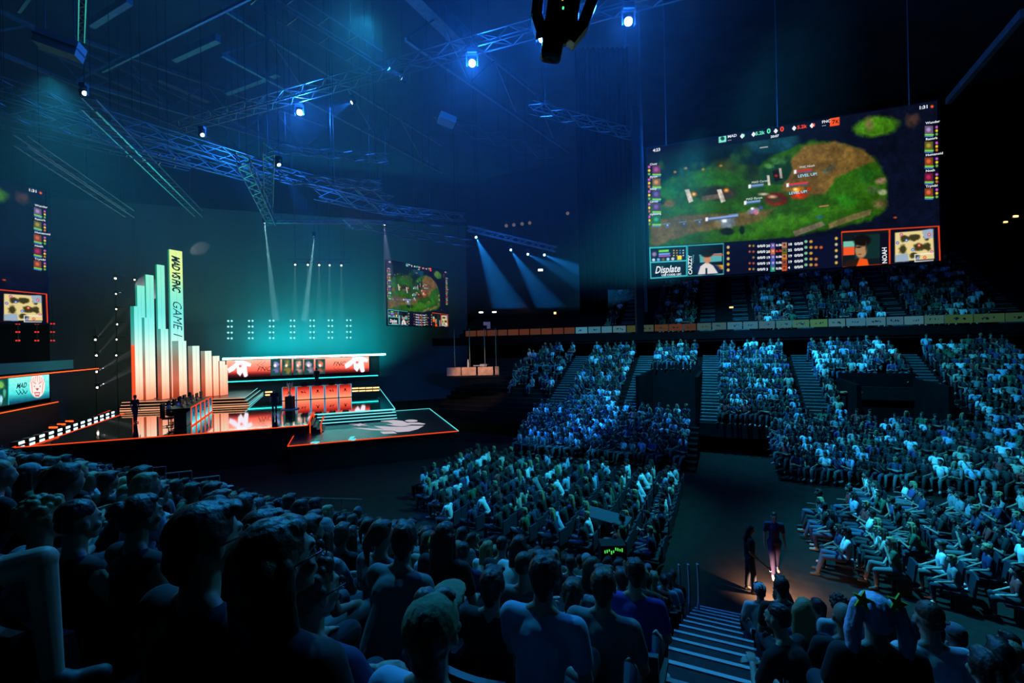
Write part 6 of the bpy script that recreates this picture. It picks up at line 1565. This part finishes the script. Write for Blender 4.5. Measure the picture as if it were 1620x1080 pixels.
# stage people
stander(at_z(214, 669, ZS), (1, -.2), 'stage host in black standing alone at the left end of the stage steps', 'black', .04, lod='mid')
stander(at_z(434.5, 655, ZS), (.4, -1), 'stage host in black standing between the two player desks', 'black', .05, lod='mid')
for i in range(5):
    P = DA + dF * (wF * (i + .5)) + SV * 1.05; P.z = ZS + .18
    build_person('person', P, -SV, 'seated player in a dark jersey behind the red desk, %s from the columns' % order[i], pose='lean' if i % 2 else 'rest', hair='short', hairc=['dark', 'blond', 'dark', 'brown', 'blond'][i], shirt='black', group='players at the red desk', yaw=0, lod='mid')
    P = EA + dM * (wM * (i + .5)) - SU * 1.15; P.z = ZS + .18
    build_person('person', P, Vector((SU.x, SU.y, 0)), 'seated player in a pale jersey behind the teal desk, %s from the stage front' % order[i], pose='lean' if i % 2 else 'rest', hair='short', hairc='dark', shirt='white', group='players at the teal desk', yaw=0, lod='mid')
    for Q, dd_, w_ in ((DA + dF * (wF * (i + .5)) + SV * 1.05, -SV, 'red'), (EA + dM * (wM * (i + .5)) - SU * 1.15, Vector((SU.x, SU.y, 0)), 'teal')):
        t = empty('gaming_chair', (Q.x, Q.y, ZS), math.atan2(dd_.y, dd_.x) - math.pi / 2); tag(t, 'black high-backed gaming chair at the %s desk, %s of five' % (w_, order[i]), 'chair', 'gaming chairs at the %s desk' % w_)
        b = MB(); b.box((0, .0, .5), (.5, .48, .1)); b.tube((0, 0, .08), (0, 0, .46), .03); b.build('seat', M_BLACK, t); b = MB(); b.box((0, -.28, .95), (.5, .1, .85)); b.build('backrest', M_BLACK, t)
        b = MB()
        for q in range(5): b.bar((0, 0, .06), (.28 * math.cos(q * 1.2566), .28 * math.sin(q * 1.2566), .05), .04)
        b.build('foot', M_BLACK, t)
stander(at_t(501, 600, 45.5).xy.to_3d() + Vector((0, 0, 2.9)), (0, -1), 'dark standing coach silhouetted against the orange-red board behind the red desk', 'black', .03, lod='mid')
b = MB(); q = at_t(501, 600, 45.5); b.box((q.x, q.y, 2.5), (1.4, 1.2, .8)); tag(b.build('coach_riser', M_BLACK), 'low black platform behind the red desk', 'platform')

# ------------------------------------------------------------------ rails, walkway equipment and small things nearby
def rail(p0, p1, h, n, label, group='dark guard rails', m=M_BLACK, z0=None):
    t = empty('guard_rail', p0); tag(t, label, 'railing', group); d = p1 - p0; b = MB(); b.tube(Vector((0, 0, h)), d + Vector((0, 0, h)), .024, n=6); b.tube(Vector((0, 0, h * .5)), d + Vector((0, 0, h * .5)), .016, n=6); b.build('handrail', m, t); b = MB()
    for i in range(n + 1): q = d * (i / n); b.tube(q, q + Vector((0, 0, h)), .02, n=6)
    b.build('posts', m, t)
M_RAIL = mat('rail_grey', (.12, .14, .15), .4, .6)
rail(G(-13.5, 11.3, 0), G(-1.2, 11.3, 0), 1.0, 9, 'dark guard rail between the near stand and the centre floor block', m=M_RAIL)
rail(G(-14.5, 12.1, 0), G(-12.2, 12.8, 0), 1.0, 3, 'short guard rail at the stage side corner of the centre block', m=M_RAIL)
rail(G(-.95, 9.8, .3), G(-.95, 5.2, 2.9), 1.0, 4, 'sloping guard rail on the near side of the lit stairs', m=M_RAIL)
# three pale upright slats by the stairs
t = empty('slat_screen', G(-1.05, 10.3, 0)); tag(t, 'three pale curved slats standing by the walkway end of the stairs', 'screen'); 
for k in range(3):
    b = MB(); 
    for j in range(6):
        z0, z1 = 1.0 + j * .14, 1.14 + j * .14; b.bar(Vector((k * .2 + .1 * math.sin(z0 * 1.2), 0, z0)), Vector((k * .2 + .1 * math.sin(z1 * 1.2), 0, z1)), .07, .03)
    b.bar((k * .2 + .09, 0, 0), (k * .2 + .09, 0, 1.0), .04); b.build('slat', mat('slat_grey', (.45, .5, .55), .5), t)
# control desk at the near corner of the centre block
P = at_z(958, 868, 0); t = empty('control_desk', P); tag(t, 'sloping blue-grey mixing desk at the corner of the centre floor block', 'desk')
R = Matrix.Rotation(-.75, 3, 'Z') @ Matrix.Rotation(.35, 3, 'X'); b = MB(); b.box((0, 0, 1.05), (1.7, .5, .06), R); b.build('console', mat('console_grey', (.05, .06, .08), .8), t); b = MB(); b.box((0, 0, .5), (1.4, .5, 1.0), Matrix.Rotation(-.75, 3, 'Z')); b.build('stand', M_BLACK, t)
P = at_z(968, 860, .85); t = empty('green_lit_rack', P.xy.to_3d()); tag(t, 'dark equipment rack with bright green indicator lights', 'equipment rack'); b = MB(); b.box((0, 0, .45), (.7, .5, .9)); b.build('box', M_BLACK, t); b = MB(); r = random.Random(3)
for k in range(9): b.box((-.25 + k * .06, -.26, .72 + r.random() * .1), (.03, .02, .05 + .05 * r.random()))
b.build('green_light', emis('green_led', (.1, .9, .1), .8, False), t)
# stair-side seat rows with wire ends and the low fascia under the stage front
for k, (x, y) in enumerate(((221, 742), (262, 749), (306, 757))):
    a = at_d(x, y, 17.5 - k); c = at_d(x + 41, y - 9, 17.8 - k); rail(Vector((a.x, a.y, a.z - 1)), Vector((c.x, c.y, a.z - 1)), 1.0, 2, 'short pale handrail in front of the dark stage wall, ' + ['first', 'second', 'third'][k] + ' from the columns', 'short pale handrails', mat('rail_pale', (.3, .4, .4), .4, .6))
# hair clips, jersey lettering, phones
hd0 = heroes_pos = None
P, fd = [(h[0], h[1]) for h in heroes if 'star clips' in h[2]][0]
Rz = Matrix.Rotation(math.atan2(fd.y, fd.x) - math.pi / 2, 3, 'Z'); par = [o for o in bpy.data.objects if o.get('label', '').startswith('person with long blue-violet')][0]
for s_ in (-1, 1):
    c0 = Vector((s_ * .085, .01 - .0, 1.225 + .085)); b = MB(); ps = []
    for k in range(10):
        a = k * math.pi / 5; rr = .055 if k % 2 == 0 else .022; ps.append(c0 + Vector((rr * math.cos(a), -.03 + .3 * rr * math.sin(a), .035 + rr * math.sin(a))))
    n = len(ps); b.add(ps + [q + Vector((0, .012, 0)) for q in ps], [tuple(range(n)), tuple(reversed(range(n, 2 * n)))] + [(i, n + i, n + (i + 1) % n, (i + 1) % n) for i in range(n)])
    b.build('hair_clip', mat('lime_plastic', (.45, .75, .02), .4), par)
par = [o for o in bpy.data.objects if o.get('label', '').startswith('person in a black jersey with white')][0]
for tx, z, sz in (('LEGION', .93, .05), ('LG', .85, .07)):
    vs, fs = text_mesh(tx, 1.0, 0, .02); b = MB(); b.add([(-.262 - .012, .10 - x * sz, z + y * sz) for x, y, zz_ in vs], fs); b.build('sleeve_lettering', SHIRT['white'], par)
for P, lab in ((at_d(1271, 968, 4.9), 'phone held up by the dark-topped person beside the stairs'),):
    t = empty('phone', P); tag(t, lab, 'phone'); b = MB(); R = Matrix.Rotation(-.5, 3, 'Z') @ Matrix.Rotation(-.4, 3, 'X'); b.box((0, 0, 0), (.075, .01, .155), R); b.build('case', M_BLACK, t); b = MB(); b.box(R @ Vector((0, -.007, 0)), (.068, .002, .145), R); b.build('display', mat('phone_display', (.02, .03, .05), .2), t)
bpy.data.collections.remove(TMP)
